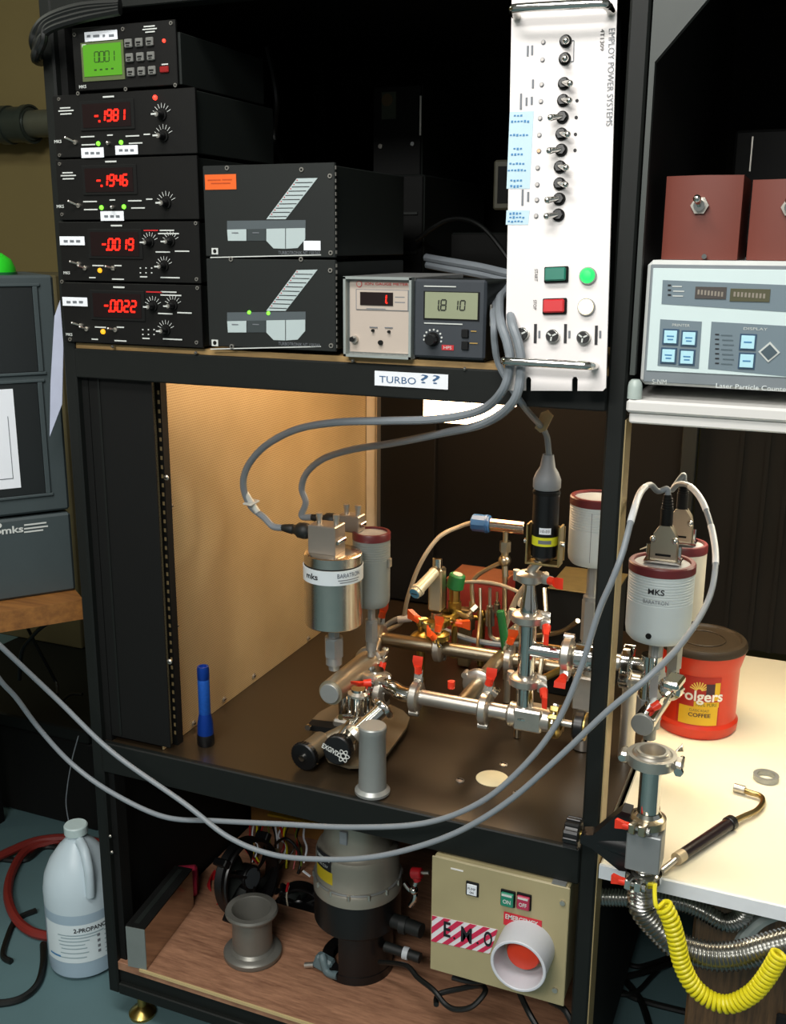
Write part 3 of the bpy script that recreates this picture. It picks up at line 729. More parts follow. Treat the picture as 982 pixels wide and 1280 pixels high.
mb = MB(); mb.bx(.8705, 1.5, .9, .91, .56, 1.8, BACK); 
for x in (.95, 1.0, 1.04): mb.bx(x, x+.008, .894, .9, .56, 1.2, BACK)
mb.build('back_panel', r2)
MB().bx(1.49, 1.5, .03, .9, 1.215, 1.80, BLKM).build('side_panel', r2)
mb = MB(); mb.bx(.93, 1.12, .45, .8, 1.39, 1.56, BLKM, .004); mb.build('dark_module', r2); mb = MB(); mb.bx(.955, .957, .448, .45, 1.50, 1.55, STEEL); mb.build('bright_edge', r2)
SHF = mat('white laminate shelf', '#dcdad6', .4, noise=.02)
sh = thing('shelf', 'thick white shelf under the particle counter', 'shelf', (1.15, .0, 1.181))
MB().bx(.8705, 1.5, -.012, .62, 1.190, 1.206, SHF, .003).build('board', sh)
MB().bx(.874, 1.5, -.006, .62, 1.176, 1.1898, SHF, .002).build('lower_lip', sh)

pc = thing('particle_counter', 'white and grey laser particle counter with pale blue keys on the white shelf', 'instrument', (1.1, 0, 1.2065))
fC = Face((0, .004, 0))
c0 = fC.pt(800, 484); c1 = fC.pt(811, 325)
X0, X1, Z0, Z1 = .882, 1.36, c0.z+.003, c1.z
GRY = mat('mid grey frame', '#7b8388', .45); GB = mat('blue grey printed field', '#6f7f88', .5, noise=.03); WF = mat('cool white front', '#cfe0e0', .45, noise=.02)
MB().bx(X0, X1, .006, .4, Z0, Z1, mat('off white case', '#cfd3d0', .4), .006).build('case', pc)
mb = MB(); mb.bx(X0+.005, X1-.005, .002, .008, Z0+.004, Z1-.005, GRY, .001); mb.build('front_frame', pc)
w0 = fC.pt(805, 462); w1 = fC.pt(813, 335)
MB().bx(w0.x+.003, X1-.02, .0005, .003, fC.pt(830,464).z, w1.z, WF, .0005).build('front_panel', pc)
fC = Face((0, .0005, 0))
def pcb(cx, cy, w, h, m, par, name, d=.0006, base=0): b = MB(); fC.box(b, cx, cy, w, h, d, m, 0, base); return b.build(name, par)
q = MB(); fC.poly(q, [(828,350),(1000,357),(1000,391),(826.5,380)], .0006, GB); st = q.build('display_strip', pc)
mb = MB(); fC.box(mb, 888, 366, 39, 15, .0012, mat('dim display window', '#4f4a47', .3), base=.0006); fC.box(mb, 937, 369, 50, 16, .0012, mat('dim olive display', '#55543f', .3), base=.0006); mb.build('display_window', st)
mb = MB(); 
for k in range(8): fC.box(mb, 873+k*4.2, 365+k*.4, 2.4, 6, .0003, mat('dim digit print', '#8c8478', .5), base=.0019)
for k in range(9): fC.box(mb, 918+k*4.6, 367.6+k*.3, 2.6, 6, .0003, MATS['dim digit print'], base=.0019)
bars(fC, mb, [(846,358,12),(848,364,14),(847,370,13)], INK, 1.4)
for y in (357, 363, 369): fC.box(mb, 836.5, y-.5, 4, 2, .0005, INKB, base=.0008)
mb.build('lettering', st)
q = MB(); fC.poly(q, [(825,399),(877,402),(873,461),(821.5,457)], .0006, GB); kp = q.build('keypad_field', pc)
KB = mat('pale blue key', '#b5e2ef', .4, noise=.02)
for x, y in ((838,421),(861,423),(835.5,444.5),(858.5,446.5)):
    b = MB(); fC.box(b, x, y, 20, 20, .0012, mat('navy key border', '#2f4c66', .5), base=.0006); fC.box(b, x, y, 16, 16, .0014, KB, .0004, .0018); fC.box(b, x, y-1, 9, 1.6, .0003, INKBL, base=.0032); fC.box(b, x, y+3, 7, 1.6, .0003, INKBL, base=.0032); b.build('key', kp)
mb = MB(); fC.text(mb, 851, 406.5, 'PRINTER', 3.4, INK, 22); mb.build('lettering', kp)
q = MB(); fC.poly(q, [(889,402),(1010,409),(1010,473),(884.5,461)], .0006, GB); kp = q.build('keypad_field', pc)
for x, y in ((934.5,427.5),(933,451)):
    b = MB(); fC.box(b, x, y, 21, 20.5, .0012, MATS['navy key border'], base=.0006); fC.box(b, x, y, 17, 16.5, .0014, KB, .0004, .0018); fC.box(b, x, y, 10, 1.8, .0003, INKBL, base=.0032); b.build('key', kp)
b = MB(); p = fC.pt(961, 440); d1 = (fC.R+fC.U).normalized(); d2 = fC.N.cross(d1); b.box(p + fC.N*.0012, (.017, .017, .0014), INK, (d1, d2, fC.N)); b.box(p + fC.N*.0022, (.013, .013, .001), mat('slate key', '#46565f', .5), (d1, d2, fC.N)); b.build('arrow_key', kp)
mb = MB(); fC.text(mb, 944, 411, 'DISPLAY', 3.4, INK, 30); 
for k in range(7): fC.box(mb, 896, 418+k*6, 5, 1.6, .0004, INKB, base=.0008); fC.box(mb, 908+(k % 3), 419+k*6, 14, 1.4, .0004, mat('faint print', '#56666e', .5), base=.0008)
mb.build('lettering', kp)
mb = MB(); fC.text(mb, 824, 478.5-1.5, 'S-NM', 6, INK, 18, base=.0018); fC.text(mb, 940, 484, 'Laser Particle Counter', 6, mat('pale grey lettering', '#dfe6e6', .5), 92, base=.0018); mb.build('lettering', pc)
for px in (800,): 
    p = P(800, 487, -.004); mb = MB(); mb.lathe((.8785, -.002, 1.2065), (0,0,1), [(0,.024),(.005,.0235),(.008,.020),(.009,.014),(.009,0),(0,0)], mat('translucent grey foot', '#aebbb5', .35), 20); mb.build('foot', pc)
MB().bx(1.33, 1.35, .02, .04, 1.2065, Z0+.002, GRY).build('foot', pc); MB().bx(.9, .92, .33, .35, 1.2065, Z0+.002, GRY).build('foot', pc); MB().bx(1.33, 1.35, .33, .35, 1.2065, Z0+.002, GRY).build('foot', pc)

RB1 = mat('rust red box paint', '#6f3529', .42, noise=.06)
def red_box(xl, xr, zt, y, label):
    u = thing('switch_box', label, 'box', ((xl+xr)/2, y+.06, Z1+.0005), 'red boxes on the particle counter')
    z0 = Z1+.0005; xm = (xl+xr)/2 - .002
    mb = MB(); pts = [(xl, y+.012, z0), (xm, y, z0), (xr, y+.010, z0), (xr, y+.13, z0), (xl, y+.13, z0)]
    mb.prism(pts, (0, 0, zt-z0), RB1); mb.build('body', u)
    p = V((xm-.0, y, (z0+zt)/2+.014))
    mb = MB(); mb.cyl(p, p+V((0,-.004,0)), .0105, STEEL, n=6); mb.cyl(p+V((0,-.004,0)), p+V((0,-.010,0)), .0065, CHROME, n=16); k = mb.build('toggle_switch', u)
    mb = MB(); q2 = p+V((-.001,-.024,.007)); mb.cyl(p+V((0,-.008,0)), q2, .003, CHROME, .0045, 12); mb.ball(q2, .0048, CHROME, 12); mb.build('lever', k)
    mb = MB(); mb.cyl((xm+.01, y-.001, z0+.004), (xm+.01, y-.006, z0+.004), .003, CHROME, n=10); mb.build('screw', u)
bl, br_ = P(828, 270, .02), P(925, 265, .02)
red_box(bl.x, br_.x, P(870, 219, .02).z, .02, 'brick red metal box with a chrome toggle, left of the two')
red_box(P(936, 270, .03).x, P(936, 270, .03).x+.093, P(950, 224, .03).z, .03, 'dark red metal box cut by the right edge, beside the brick red one')

bench = thing('workbench', 'cream white topped bench to the right of the test rack', 'table', (1.2, .45, 0))
CREAM = mat('cream laminate', '#e6dfc6', .42, noise=.02)
MB().bx(.8715, 1.65, .006, .893, .528, .5495, CREAM, .003).build('table_top', bench)
mb = MB(); mb.bx(.8715, 1.65, .001, .006, .5285, .549, mat('white edge band', '#dfe5ea', .4)); mb.build('edge_band', bench)
for x, y in ((.90, .85), (1.6, .05), (1.6, .85)): MB().bx(x-.02, x+.02, y-.02, y+.02, 0, .528, BLK).build('leg', bench)
MB().bx(.89, 1.65, .86, .88, .1, .5, BLKM).build('back_panel', bench)
WB = wood('brown grained wood', '#3a2b1c', '#6e5235', 16, stretch=(14, 4, 1.1))
cb = thing('wooden_cabinet', 'brown grained wooden pedestal under the white bench', 'cabinet', (1.15, .3, 0))
a = P(846, 1260, .12)
MB().bx(a.x+.012, 1.5, .12, .6, .0, .46, WB, .004).build('body', cb)
mb = MB(); mb.bx(a.x+.14, a.x+.30, .112, .12, .13, .30, DARK, .003); mb.build('recess', cb)

# coffee can
cx, cy = Q(873, 915, .5495).x, .50
cc = (0.941, .515)
can = thing('coffee_can', 'red plastic coffee can with a dark lid on the white bench', 'container', (cc[0], cc[1], .5495))
z0 = .5495
R0 = .071
RC = mat('coffee can red', '#cf3216', .35, noise=.04)
mb = MB(); mb.lathe((*cc, z0), (0,0,1), [(0,0),(R0-.004,0),(R0,.006),(R0+.001,.02),(R0-.0035,.026),(R0-.0035,.118),(R0-.001,.126),(R0+.002,.138),(R0+.004,.150),(R0+.004,.156)], RC, 48); mb.build('body', can)
mb = MB(); mb.lathe((*cc, z0), (0,0,1), [(R0+.004,.152),(R0+.0065,.154),(R0+.0065,.162),(R0+.003,.167),(R0-.004,.168),(R0-.006,.164),(0,.1635)], mat('dark brown lid', '#2d2418', .45), 48)
mb.torus((*cc, z0+.165), (0,0,1), R0*.55, .001, MATS['dark brown lid']); mb.build('lid', can)
ac = math.atan2(CAM.y-cc[1], CAM.x-cc[0]) + .10
RL = R0-.0035
def pc_(mb, r, a0, a1, za, zb, m): mb.patch_cyl(cc, r, ac+a0, ac+a1, z0+za, z0+zb, m)
mb = MB(); pc_(mb, RL+.0004, -.62, .48, .028, .118, mat('label red print', '#b52015', .4)); lb = mb.build('printed_label', can)
mb = MB(); pc_(mb, RL+.0008, -.55, .44, .028, .062, mat('label yellow print', '#dfb51c', .45)); pc_(mb, RL+.0008, -.18, .46, .062, .072, MATS['label yellow print']); pc_(mb, RL+.0008, .32, .46, .075, .108, MATS['label yellow print']); pc_(mb, RL+.001, .1, .32, .086, .106, mat('label plum print', '#3a2030', .5))
for k in range(9):
    a = math.radians(20 + k*17.5); 
    for t in range(1):
        d0, d1 = .004, .017
        A = -.07
        mb.add([(cc[0]+(RL+.001)*math.cos(ac+A+x/RL), cc[1]+(RL+.001)*math.sin(ac+A+x/RL), z0+.092+y) for x, y in ((d0*math.cos(a-.2), d0*math.sin(a-.2)), (d1*math.cos(a-.07), d1*math.sin(a-.07)), (d1*math.cos(a+.07), d1*math.sin(a+.07)), (d0*math.cos(a+.2), d0*math.sin(a+.2)))], [(0,1,2,3)], mat('label sunburst', '#f0cf62', .5))
mb.build('label_shapes', lb)
mb = MB(); mb.text_cyl(cc, z0+.080, RL+.0016, ac-.02, 'Folgers', .026, mat('label white', '#f2eeea', .5), .078); mb.text_cyl(cc, z0+.067, RL+.0014, ac+.14, '100% PURE', .006, mat('label green', '#4c5a1c', .5), .036)
mb.text_cyl(cc, z0+.056, RL+.0014, ac-.03, 'CLASSIC ROAST', .0045, MATS['label plum print'], .034); mb.text_cyl(cc, z0+.047, RL+.0014, ac-.02, 'COFFEE', .0075, MATS['label plum print'], .038)
mb.build('lettering', lb)

# ------------------------------------------------------------------ left side: desk, portable display, box, pipe
ddir = V((.62, .79, 0)).normalized(); dn = V((ddir.y, -ddir.x, 0))      # the display's front runs along ddir and faces dn
Pr = P(66, 345, .08); Pr.x = min(Pr.x, -.045)
fL = Face(Pr, ddir, (0, 0, 1))
md = thing('display_cabinet', 'slate grey portable display cabinet with a white mks mark on the desk at left', 'instrument', (fL.pt(0, 740).x, fL.pt(0, 740).y, fL.pt(30, 742).z))
SLT = mat('slate grey enamel', '#3c4648', .5, noise=.06)
zt, zb = fL.pt(50, 344).z, fL.pt(70, 741).z
zs = fL.pt(60, 642).z
L_ = .48; dp = .22
def lbox(mb, u0, u1, za, zb_, d0, d1, m, bev=0):
    c = Pr + ddir*((u0+u1)/2); c.z = (za+zb_)/2; c -= dn*((d0+d1)/2)
    mb.box(c, (u1-u0, zb_-za, d1-d0), m, (ddir, V((0,0,1)), dn), bev)
mb = MB(); lbox(mb, -L_, 0, zs+.003, zt, 0, dp, SLT, .004); mb.build('upper_housing', md)
mb = MB(); lbox(mb, -L_, 0, zb, zs-.002, -.001, dp, SLT, .004); mb.build('lower_housing', md)
zm0 = fL.pt(40, 470).z
def uat(px, py): return (fL.pt(px, py)-Pr).dot(ddir)
for za, zb_, nm in ((fL.pt(40, 465).z, fL.pt(40, 358).z, 'upper_recess'), (fL.pt(40, 618).z, fL.pt(40, 478).z, 'lower_recess')):
    ur = uat(43 if nm[0] == 'u' else 52, 400 if nm[0] == 'u' else 550)
    mb = MB(); lbox(mb, -L_+.03, ur, za, zb_, -.0015, .003, mat('dark slate recess', '#14191a', .5), .001)
    t = .008
    lbox(mb, -L_+.02, ur+t*1.5, zb_, zb_+t*.6, -.004, .002, SLT, .001); lbox(mb, -L_+.02, ur+t*1.5, za-t*.6, za, -.004, .002, SLT, .001); lbox(mb, ur, ur+t, za, zb_, -.004, .002, SLT, .001)
    mb.build(nm, md)
mb = MB(); ur = uat(21, 550); lbox(mb, -L_+.06, ur, fL.pt(15, 610).z, fL.pt(12, 486).z, -.0028, -.0015, LAB); sh_ = mb.build('paper_sheet', md)
mb = MB(); lbox(mb, ur-.012, ur-.011, fL.pt(15, 598).z, fL.pt(12, 520).z, -.0034, -.0028, INKG); lbox(mb, -L_+.08, ur-.011, fL.pt(15, 598).z, fL.pt(15, 598).z+.0012, -.0034, -.0028, INKG); mb.build('ruled_line', sh_)
fL2 = Face(Pr + dn*.001, ddir, (0,0,1))
mb = MB(); fL2.text(mb, 15.5, 662, 'mks', 9, INK, 27); fL2.disc(mb, -1, 657, 3, .0005, INK, 12, .0005); fL2.disc(mb, -1, 665, 2.4, .0005, INK, 12, .0005)
for y, w in ((655, 28), (659.5, 30), (664, 24)): fL2.box(mb, 30+w/2, y-.3, w, 1.8, .0004, INK, base=.0006)
mb.build('lettering', md)
dsk = thing('desk', 'brown wooden desk under the slate display cabinet', 'desk', (-.4, .0, 0))
WD = wood('warm desk wood', '#6b431d', '#95642f', 9, stretch=(1, 8, 8))
mb = MB()
e0 = Pr + dn*.05; zt_d = zb - .001
pts = []
for u_, d_ in ((-1.2, -.055), (.0, -.055), (.0, .75), (-1.2, .75)):
    p = Pr + ddir*u_ - dn*d_; p.z = zt_d; pts.append(p)
# keep the corner clear of the rack side
for p in pts: p.x = min(p.x, -.02)
mb.prism(pts, (0, 0, -.035), WD); mb.build('desk_top', dsk)
mb = MB()
for u_, d_ in ((-1.15, .0), (-.10, .70), (-1.15, .70)):
    p = Pr + ddir*u_ - dn*d_; b = MB(); b.bx(p.x-.022, p.x+.022, p.y-.022, p.y+.022, 0, zt_d-.035, BLKM); b.build('leg', dsk)
pp = thing('paper', 'white sheet of paper hanging between the display cabinet and the rack', 'paper', tuple(P(70, 545, .0)))
mb = MB(); q = [P(75, 375, .02), P(79, 430, .02), P(77.5, 505, .02), P(62, 546, .02), P(63, 480, .02), P(68, 395, .02)]
q = [V((min(v.x, -.004), v.y, v.z)) for v in q]
mb.prism(q, (0, .0012, 0), mat('pale blue white paper', '#aeb4c8', .7)); mb.build('sheet', pp)
# carton with green object on top of the cabinet
CRZ = P(-80, 872, .5).z + .005
ctn = thing('carton', 'olive drab carton standing behind the slate cabinet', 'box', (-.45, .9, CRZ))
gp = V((0,0,0))
mb = MB(); a = P(-40, 342, .9); b = P(66, 310, .9)
mb.bx(a.x-.1, min(b.x, -.03), .9, 1.15, CRZ, a.z+.0, mat('olive carton', '#5f5638', .8), .003); mb.build('body', ctn)
g = P(-2, 345, .3)
grn = thing('tape_dispenser', 'bright green rounded plastic object on top of the slate cabinet', 'dispenser', tuple(g))
gc = Pr - ddir*.085 - dn*.07; gc.z = zt
mb = MB(); mb.lathe(gc, (0,0,1), [(.04,0),(.04,.010),(.034,.024),(.02,.034),(0,.036)], mat('bright green plastic', '#2ed02c', .4), 28); mb.build('body', grn)
mb = MB(); mb.lathe(gc, (0,0,1), [(.042,0),(.042,.004),(.040,.004)], GREEN, 28); mb.build('base', grn)
pipe = thing('wall_pipe', 'dark grey horizontal pipe with a coupling along the beige wall', 'pipe', tuple(P(30, 155, 1.5)))
a, b = P(-60, 160, 1.52), P(62, 152, 1.52)
PIP = mat('grey pipe', '#57594c', .4, .3)
mb = MB(); mb.cyl((a.x, 1.52, a.z-.0), (.3, 1.52, a.z), .042, PIP); mb.build('pipe_run', pipe)
mb = MB(); c1, c2 = P(2, 155, 1.52).x, P(40, 155, 1.52).x; 
mb.cyl((c1-.2, 1.52, a.z), (c2, 1.52, a.z), .055, mat('dark coupling', '#3a423c', .35, .4), bev=.006); mb.ring((c2-.01, 1.52, a.z), (1,0,0), .054, .06, .02, MATS['dark coupling']); mb.ring((c2-.1, 1.52, a.z), (1,0,0), .054, .06, .03, MATS['dark coupling']); mb.build('coupling', pipe)
mb = MB(); mb.bx(c1-.3, c1-.28, 1.5, 1.62, a.z-.05, a.z+.05, PIP); mb.build('bracket', pipe)
# cables behind the desk
cable('black_cable', [P(30, 775, .5), P(42, 800, .55), P(66, 845, .6), P(71, 856, .6), P(72, 868, .58)], .004, BLKC, 'black cable hanging straight down behind the desk')
cable('black_cable', [P(95, 772, .45), P(78, 770, .5), P(55, 782, .5), P(38, 798, .5), P(27, 815, .5), P(24, 850, .5)], .005, BLKC, 'black cable looping from the rack under the desk')
cable('black_cable', [P(74, 880, .6), P(88, 868, .6), P(103, 868, .6)], .004, BLKC, 'short black cable curl beside the rack below the desk')
bk = thing('storage_crate', 'black storage crate on the floor below the desk', 'crate', (-.75, 1.1, 0))
a, b = P(-80, 872, .5), P(110, 876, .5)
mb = MB(); mb.bx(a.x-.1, min(b.x, -.05), .5, 1.2, 0, a.z-.03, BLKM, .01); mb.build('body', bk)
mb = MB(); mb.bx(a.x-.1, min(b.x, -.05), .49, 1.21, a.z-.03, a.z+.004, BLK, .004); mb.build('lid', bk)
cable('thin_cord', [P(98, 920, .3), P(90, 950, .3), P(84, 985, .3), P(83, 1010, .3), P(90, 1045, .3)], .0012, GREYC, 'thin grey cord hanging behind the plastic jug')
RH = mat('red rubber hose', '#7a2620', .5)
cable('red_hose', [Q(150, 1062, .02), Q(100, 1048, .02), Q(50, 1050, .02), Q(10, 1065, .02), Q(-30, 1085, .02)], .010, RH, 'red hose running straight along the floor behind the jug')
cable('red_hose', [Q(75, 1050, .013), Q(35, 1062, .013), Q(15, 1090, .013), Q(10, 1120, .013), Q(20, 1148, .013), Q(40, 1165, .013), Q(70, 1172, .013)], .010, RH, 'red hose curving forward in a loop on the floor')
cable('black_cable', [Q(-20, 1256, .007), Q(15, 1252, .007), Q(35, 1243, .007), Q(48, 1228, .007), Q(54, 1205, .007), Q(54, 1180, .007)], .007, BLKC, 'black cable curving round the jug on the teal floor')
cable('black_cable', [Q(45, 1138, .006), Q(20, 1150, .006), Q(8, 1175, .006), Q(4, 1195, .006), Q(14, 1202, .006)], .006, BLKC, 'black cable hooked beside the red hose loop')
cable('black_cable', [Q(-20, 1070, .006), Q(30, 1075, .006), Q(60, 1058, .006), Q(120, 1072, .006)], .007, BLKC, 'black cable lying along the red hose behind the jug')

# plastic jug
jc = V((-.150, .118, 0)); JR = .070
jug = thing('plastic_jug', 'translucent white gallon jug with a printed label on the teal floor', 'jug', tuple(jc))
JUG = mat('translucent white polyethylene', '#bfd0d8', .35, noise=.03, spec=.4)
JL = mat('liquid filled plastic', '#9db3c2', .3, noise=.03)
mb = MB(); mb.lathe(jc, (0,0,1), [(0,.002),(JR*.8,.0),(JR*.97,.010),(JR,.03),(JR,.148)], JL, 48)
mb.lathe(jc, (0,0,1), [(JR,.148),(JR,.178),(JR*.94,.205),(JR*.78,.232),(JR*.52,.258),(JR*.33,.272),(.019,.280),(.019,.288)], JUG, 48); mb.build('body', jug)
aj = math.atan2(CAM.y-jc.y, CAM.x-jc.x)
hd = V((math.cos(aj+.25), math.sin(aj+.25), 0))
mb = MB(); mb.tube(spline([jc+hd*.022+V((0,0,.277)), jc+hd*.05+V((0,0,.272)), jc+hd*(JR*.98)+V((0,0,.245)), jc+hd*(JR*1.02)+V((0,0,.215)), jc+hd*(JR*.98)+V((0,0,.186))], 8), .0095, JUG, 14); mb.build('handle', jug)
mb = MB(); mb.lathe(jc, (0,0,1), [(0,.3035),(.0205,.3035),(.0225,.301),(.0225,.286),(.019,.284)], mat('white cap plastic', '#b9cccb', .4), 32)
mb.build('cap', jug)
mb = MB(); mb.patch_cyl(jc, JR+.0006, aj-1.25, aj+1.15, .045, .128, mat('jug label paper', '#d3e0e4', .6, noise=.03), 28); lb = mb.build('printed_label', jug)
mb = MB(); mb.text_cyl(jc, .1165, JR+.0012, aj+.22, '2-PROPANOL', .0095, INKB, .07)
for z, a, w in ((.105,-.1,.09),(.099,-.15,.07),(.092,-.3,.06),(.084,-.35,.05),(.076,-.3,.05),(.066,-.3,.055),(.056,-.4,.06)): mb.patch_cyl(jc, JR+.0012, aj+a-w/JR/2, aj+a+w/JR/2, z, z+.0022, mat('pale grey print', '#8fa5ac', .6), 10)
for z in (.102,.092,.082,.072,.062,.054): mb.patch_cyl(jc, JR+.0012, aj+.55, aj+1.05, z, z+.002, MATS['pale grey print'], 6)
for z in (.095,.083,.071,.060): mb.patch_cyl(jc, JR+.0012, aj+.34, aj+.42, z, z+.006, INKG, 3)
mb.patch_cyl(jc, JR+.0013, aj+.66, aj+.86, .052, .064, mat('teal blue print', '#2f86a6', .5), 4)
mb.patch_cyl(jc, JR+.0013, aj-1.1, aj-.7, .056, .060, INKBL, 4); mb.build('lettering', lb)

# ------------------------------------------------------------------ vacuum hardware
X3, Y3, Z3 = V((1,0,0)), V((0,1,0)), V((0,0,1))
def clamp(par, c, ax, nd, bd=None, R=.020, m=STEEL, nut=REDP, rt=.0127, name='clamp', s=1.0):
    c = V(c); ax = V(ax).normalized(); nd = V(nd); nd = (nd - ax*nd.dot(ax)).normalized()
    if bd is None: bd = ax.cross(nd)
    bd = V(bd).normalized()
    mb = MB(); mb.lathe(c, ax, [(rt,-.0085),(R+.001,-.0085),(R+.0065,-.005),(R+.0065,.005),(R+.001,.0085),(rt,.0085)], m, 28)
    o = c + nd*(R+.008)
    mb.box(o - bd*.007, (.009, .017, .014), m, (bd, nd, ax), .001); mb.box(o + bd*.006, (.008, .017, .014), m, (bd, nd, ax), .001)
    b0 = c + nd*(R+.0105)
    mb.cyl(b0 - bd*.016, b0 + bd*.016, .003, CHROME, n=10); mb.cyl(b0 - bd*.016, b0 - bd*.012, .0055, CHROME, n=6)
    mb.cyl(c - nd*(R+.007) - ax*.008, c - nd*(R+.007) + ax*.008, .0055, m, n=12)
    k = mb.build(name, par)
    if nut:
        w = MB(); p = b0 + bd*.010
        w.cyl(p, p + bd*.013*s, .0068*s, nut, .0058*s, 14)
        w.prism([p + bd*a*s + ax*b*s - nd*.0042*s for a, b in ((.004,-.0058),(.011,-.006),(.024,-.0088),(.026,-.0086),(.026,.0086),(.024,.0088),(.011,.006),(.004,.0058))], nd*.0084*s, nut)
        w.build('wing_nut', k)
    return k
def tubep(par, a, b, r, m=STEEL, name='tube', flange=(1, 1), fr=.020):
    a, b = V(a), V(b); d = (b-a).normalized(); mb = MB(); mb.cyl(a, b, r, m, n=32)
    for f, p, dd in ((flange[0], a, d), (flange[1], b, -d)):
        if f: mb.lathe(p, dd, [(0,0),(fr,0),(fr,.003),(r*1.02,.008),(r,.008)], m, 32)
    return mb.build(name, par)
def hexn(mb, a, b, r, m=STEEL): mb.cyl(a, b, r, m, n=6)
def fitting(par, x, y, z0, z1, r, m=DULL, name='fitting'):
    """a VCR style fitting: tube, two hex nuts and a collar, standing upright"""
    h = z1 - z0; mb = MB()
    mb.cyl((x,y,z0), (x,y,z1), r*.55, m, n=16)
    for k in range(6):
        a = k*PI/3; mb.cyl((x+r*.45*math.cos(a), y+r*.45*math.sin(a), z1-h*.32), (x+r*.45*math.cos(a), y+r*.45*math.sin(a), z1), r*.16, m, n=8)
    hexn(mb, (x,y,z0+h*.30), (x,y,z0+h*.66), r, m); mb.cyl((x,y,z0+h*.12), (x,y,z0+h*.30), r*.82, m, n=20); mb.cyl((x,y,z0+h*.66), (x,y,z0+h*.70), r*.9, m, n=20)
    return mb.build(name, par)

YF, ZM = .17, .672
YB = Q(540, 808, ZM).y
mf = thing('vacuum_manifold', 'stainless vacuum manifold of clamped tubes standing above the dark worktop', 'pipework', (.6, YF, .565))
xa, xb = P(500, 868, YF).x, P(645, 898, YF).x
def fx(px, py, y=YF): return P(px, py, y).x
xl = fx(520, 873)
mb = MB(); mb.tube(spline([(fx(478,866), YF+.012, ZM+.003), (fx(490,867), YF+.006, ZM+.004), (fx(503,869), YF, ZM+.001), (xl, YF, ZM)], 8), .0127, CHROME, 24); mb.build('elbow', mf)
tubep(mf, (xl, YF, ZM), (fx(606, 890), YF, ZM), .0127); tubep(mf, (fx(606, 890), YF, ZM), (fx(640, 898), YF, ZM), .0127)
clamp(mf, (xl, YF, ZM), X3, (0, .35, 1), (0, -.15, 1)); clamp(mf, (fx(606, 890), YF, ZM), X3, (0, .35, 1), (.2, -.1, 1))
# end block of the front line
xm, xr = fx(640, 898), fx(690, 908)
mb = MB(); mb.cyl((xm, YF, ZM), (xr, YF, ZM), .019, STEEL, n=28); mb.box(((xm+xr)/2-.004, YF, ZM), ((xr-xm)*.7, .038, .036), STEEL, None, .003); mb.build('cross_block', mf)
clamp(mf, (xr+.006, YF, ZM), X3, (0, -.7, .7), None, .020, BRASS, None)
xk = fx(722, 906)
kn = MB(); kn.cyl((xr+.012, YF, ZM), (xk-.006, YF, ZM), .006, STEEL); kn.cyl((xk-.006, YF, ZM), (xk+.012, YF, ZM), .023, KNOB, n=36, bev=.003); kn.ring((xk+.012, YF, ZM), X3, .016, .022, .002, BRASS); kn.build('knob', mf, label='black end knob')
# riser
xv = fx(657, 850)
zr0, zr1, zr2 = P(657, 850, YF).z, P(663, 772, YF).z, P(669, 722, YF).z
tubep(mf, (xv, YF, ZM), (xv, YF, zr0), .0135, CHROME); tubep(mf, (xv, YF, zr0), (xv, YF, zr1), .0135, CHROME)
mb = MB(); mb.lathe((xv, YF, zr1), Z3, [(.0,0),(.020,0),(.020,.003),(.0135,.008),(.0135,.02),(.009,.046),(.008,zr2-zr1),(0,zr2-zr1)], CHROME, 28); mb.build('reducer', mf)
clamp(mf, (xv, YF, zr0), Z3, (1, -.25, 0), (.35, -1, -.55), nut=REDP); clamp(mf, (xv, YF, zr1), Z3, (1, -.2, 0), (.25, -1, -.6)); clamp(mf, (xv, YF, zr2), Z3, (1, -.1, 0), (.7, -.6, .1), R=.015, rt=.008)
# branch to the right
zb_ = P(690, 815, YF).z; xc = fx(709, 818)
tubep(mf, (xv, YF, zb_), (xc, YF, zb_), .0127, CHROME, flange=(0, 1)); clamp(mf, (xc, YF, zb_), X3, (0, -.3, -1), (0, -1, -.1))
mb = MB(); x2 = fx(742, 822); xo = .905
mb.lathe((xc, YF, zb_), X3, [(0,0),(.020,0),(.020,.004),(.014,.008),(.0215,.014),(.0215,x2-xc),(.020,x2-xc+.004),(0,x2-xc+.004)], CHROME, 32); mb.build('reducer', mf)
tubep(mf, (x2+.002, YF, zb_), (fx(784, 832), YF, zb_), .0127, STEEL, flange=(0, 1))
clamp(mf, (fx(783, 832), YF, zb_), X3, (0, -.8, -.7), None, .020, CHROME, None)
# rear line and tee
xs, xe = fx(466, 801, YB), .862
for i, (pa, pb) in enumerate(((466, 548), (548, 637), (637, 742))):
    ya = 801 + (pa-466)*.18; yb2 = 801 + (pb-466)*.18
    tubep(mf, (fx(pa, ya, YB), YB, ZM), (fx(pb, yb2, YB), YB, ZM), .0127, mat('warm stainless', '#b8ac94', .3, 1, noise=.08))
clamp(mf, (fx(474, 801, YB), YB, ZM), X3, (0, .2, 1), (.2, 0, 1), nut=REDP_LAMP); clamp(mf, (fx(549, 814, YB), YB, ZM), X3, (0, -.5, 1), (.1, 0, 1), nut=REDP_LAMP); clamp(mf, (fx(637, 830, YB), YB, ZM), X3, (0, -.5, 1), (.3, -.2, 1), nut=REDP_LAMP)
xt = fx(577, 868)
tubep(mf, (xt, YF, ZM), (xt, (YF+YB)/2-.02, ZM), .0127, MATS['warm stainless'], flange=(0, 1)); tubep(mf, (xt, (YF+YB)/2-.02, ZM), (xt, YB, ZM), .0127, MATS['warm stainless'], flange=(1, 0))
clamp(mf, (xt, (YF+YB)/2-.02, ZM), Y3, (.8, 0, -.5), None, .020, STEEL, None)
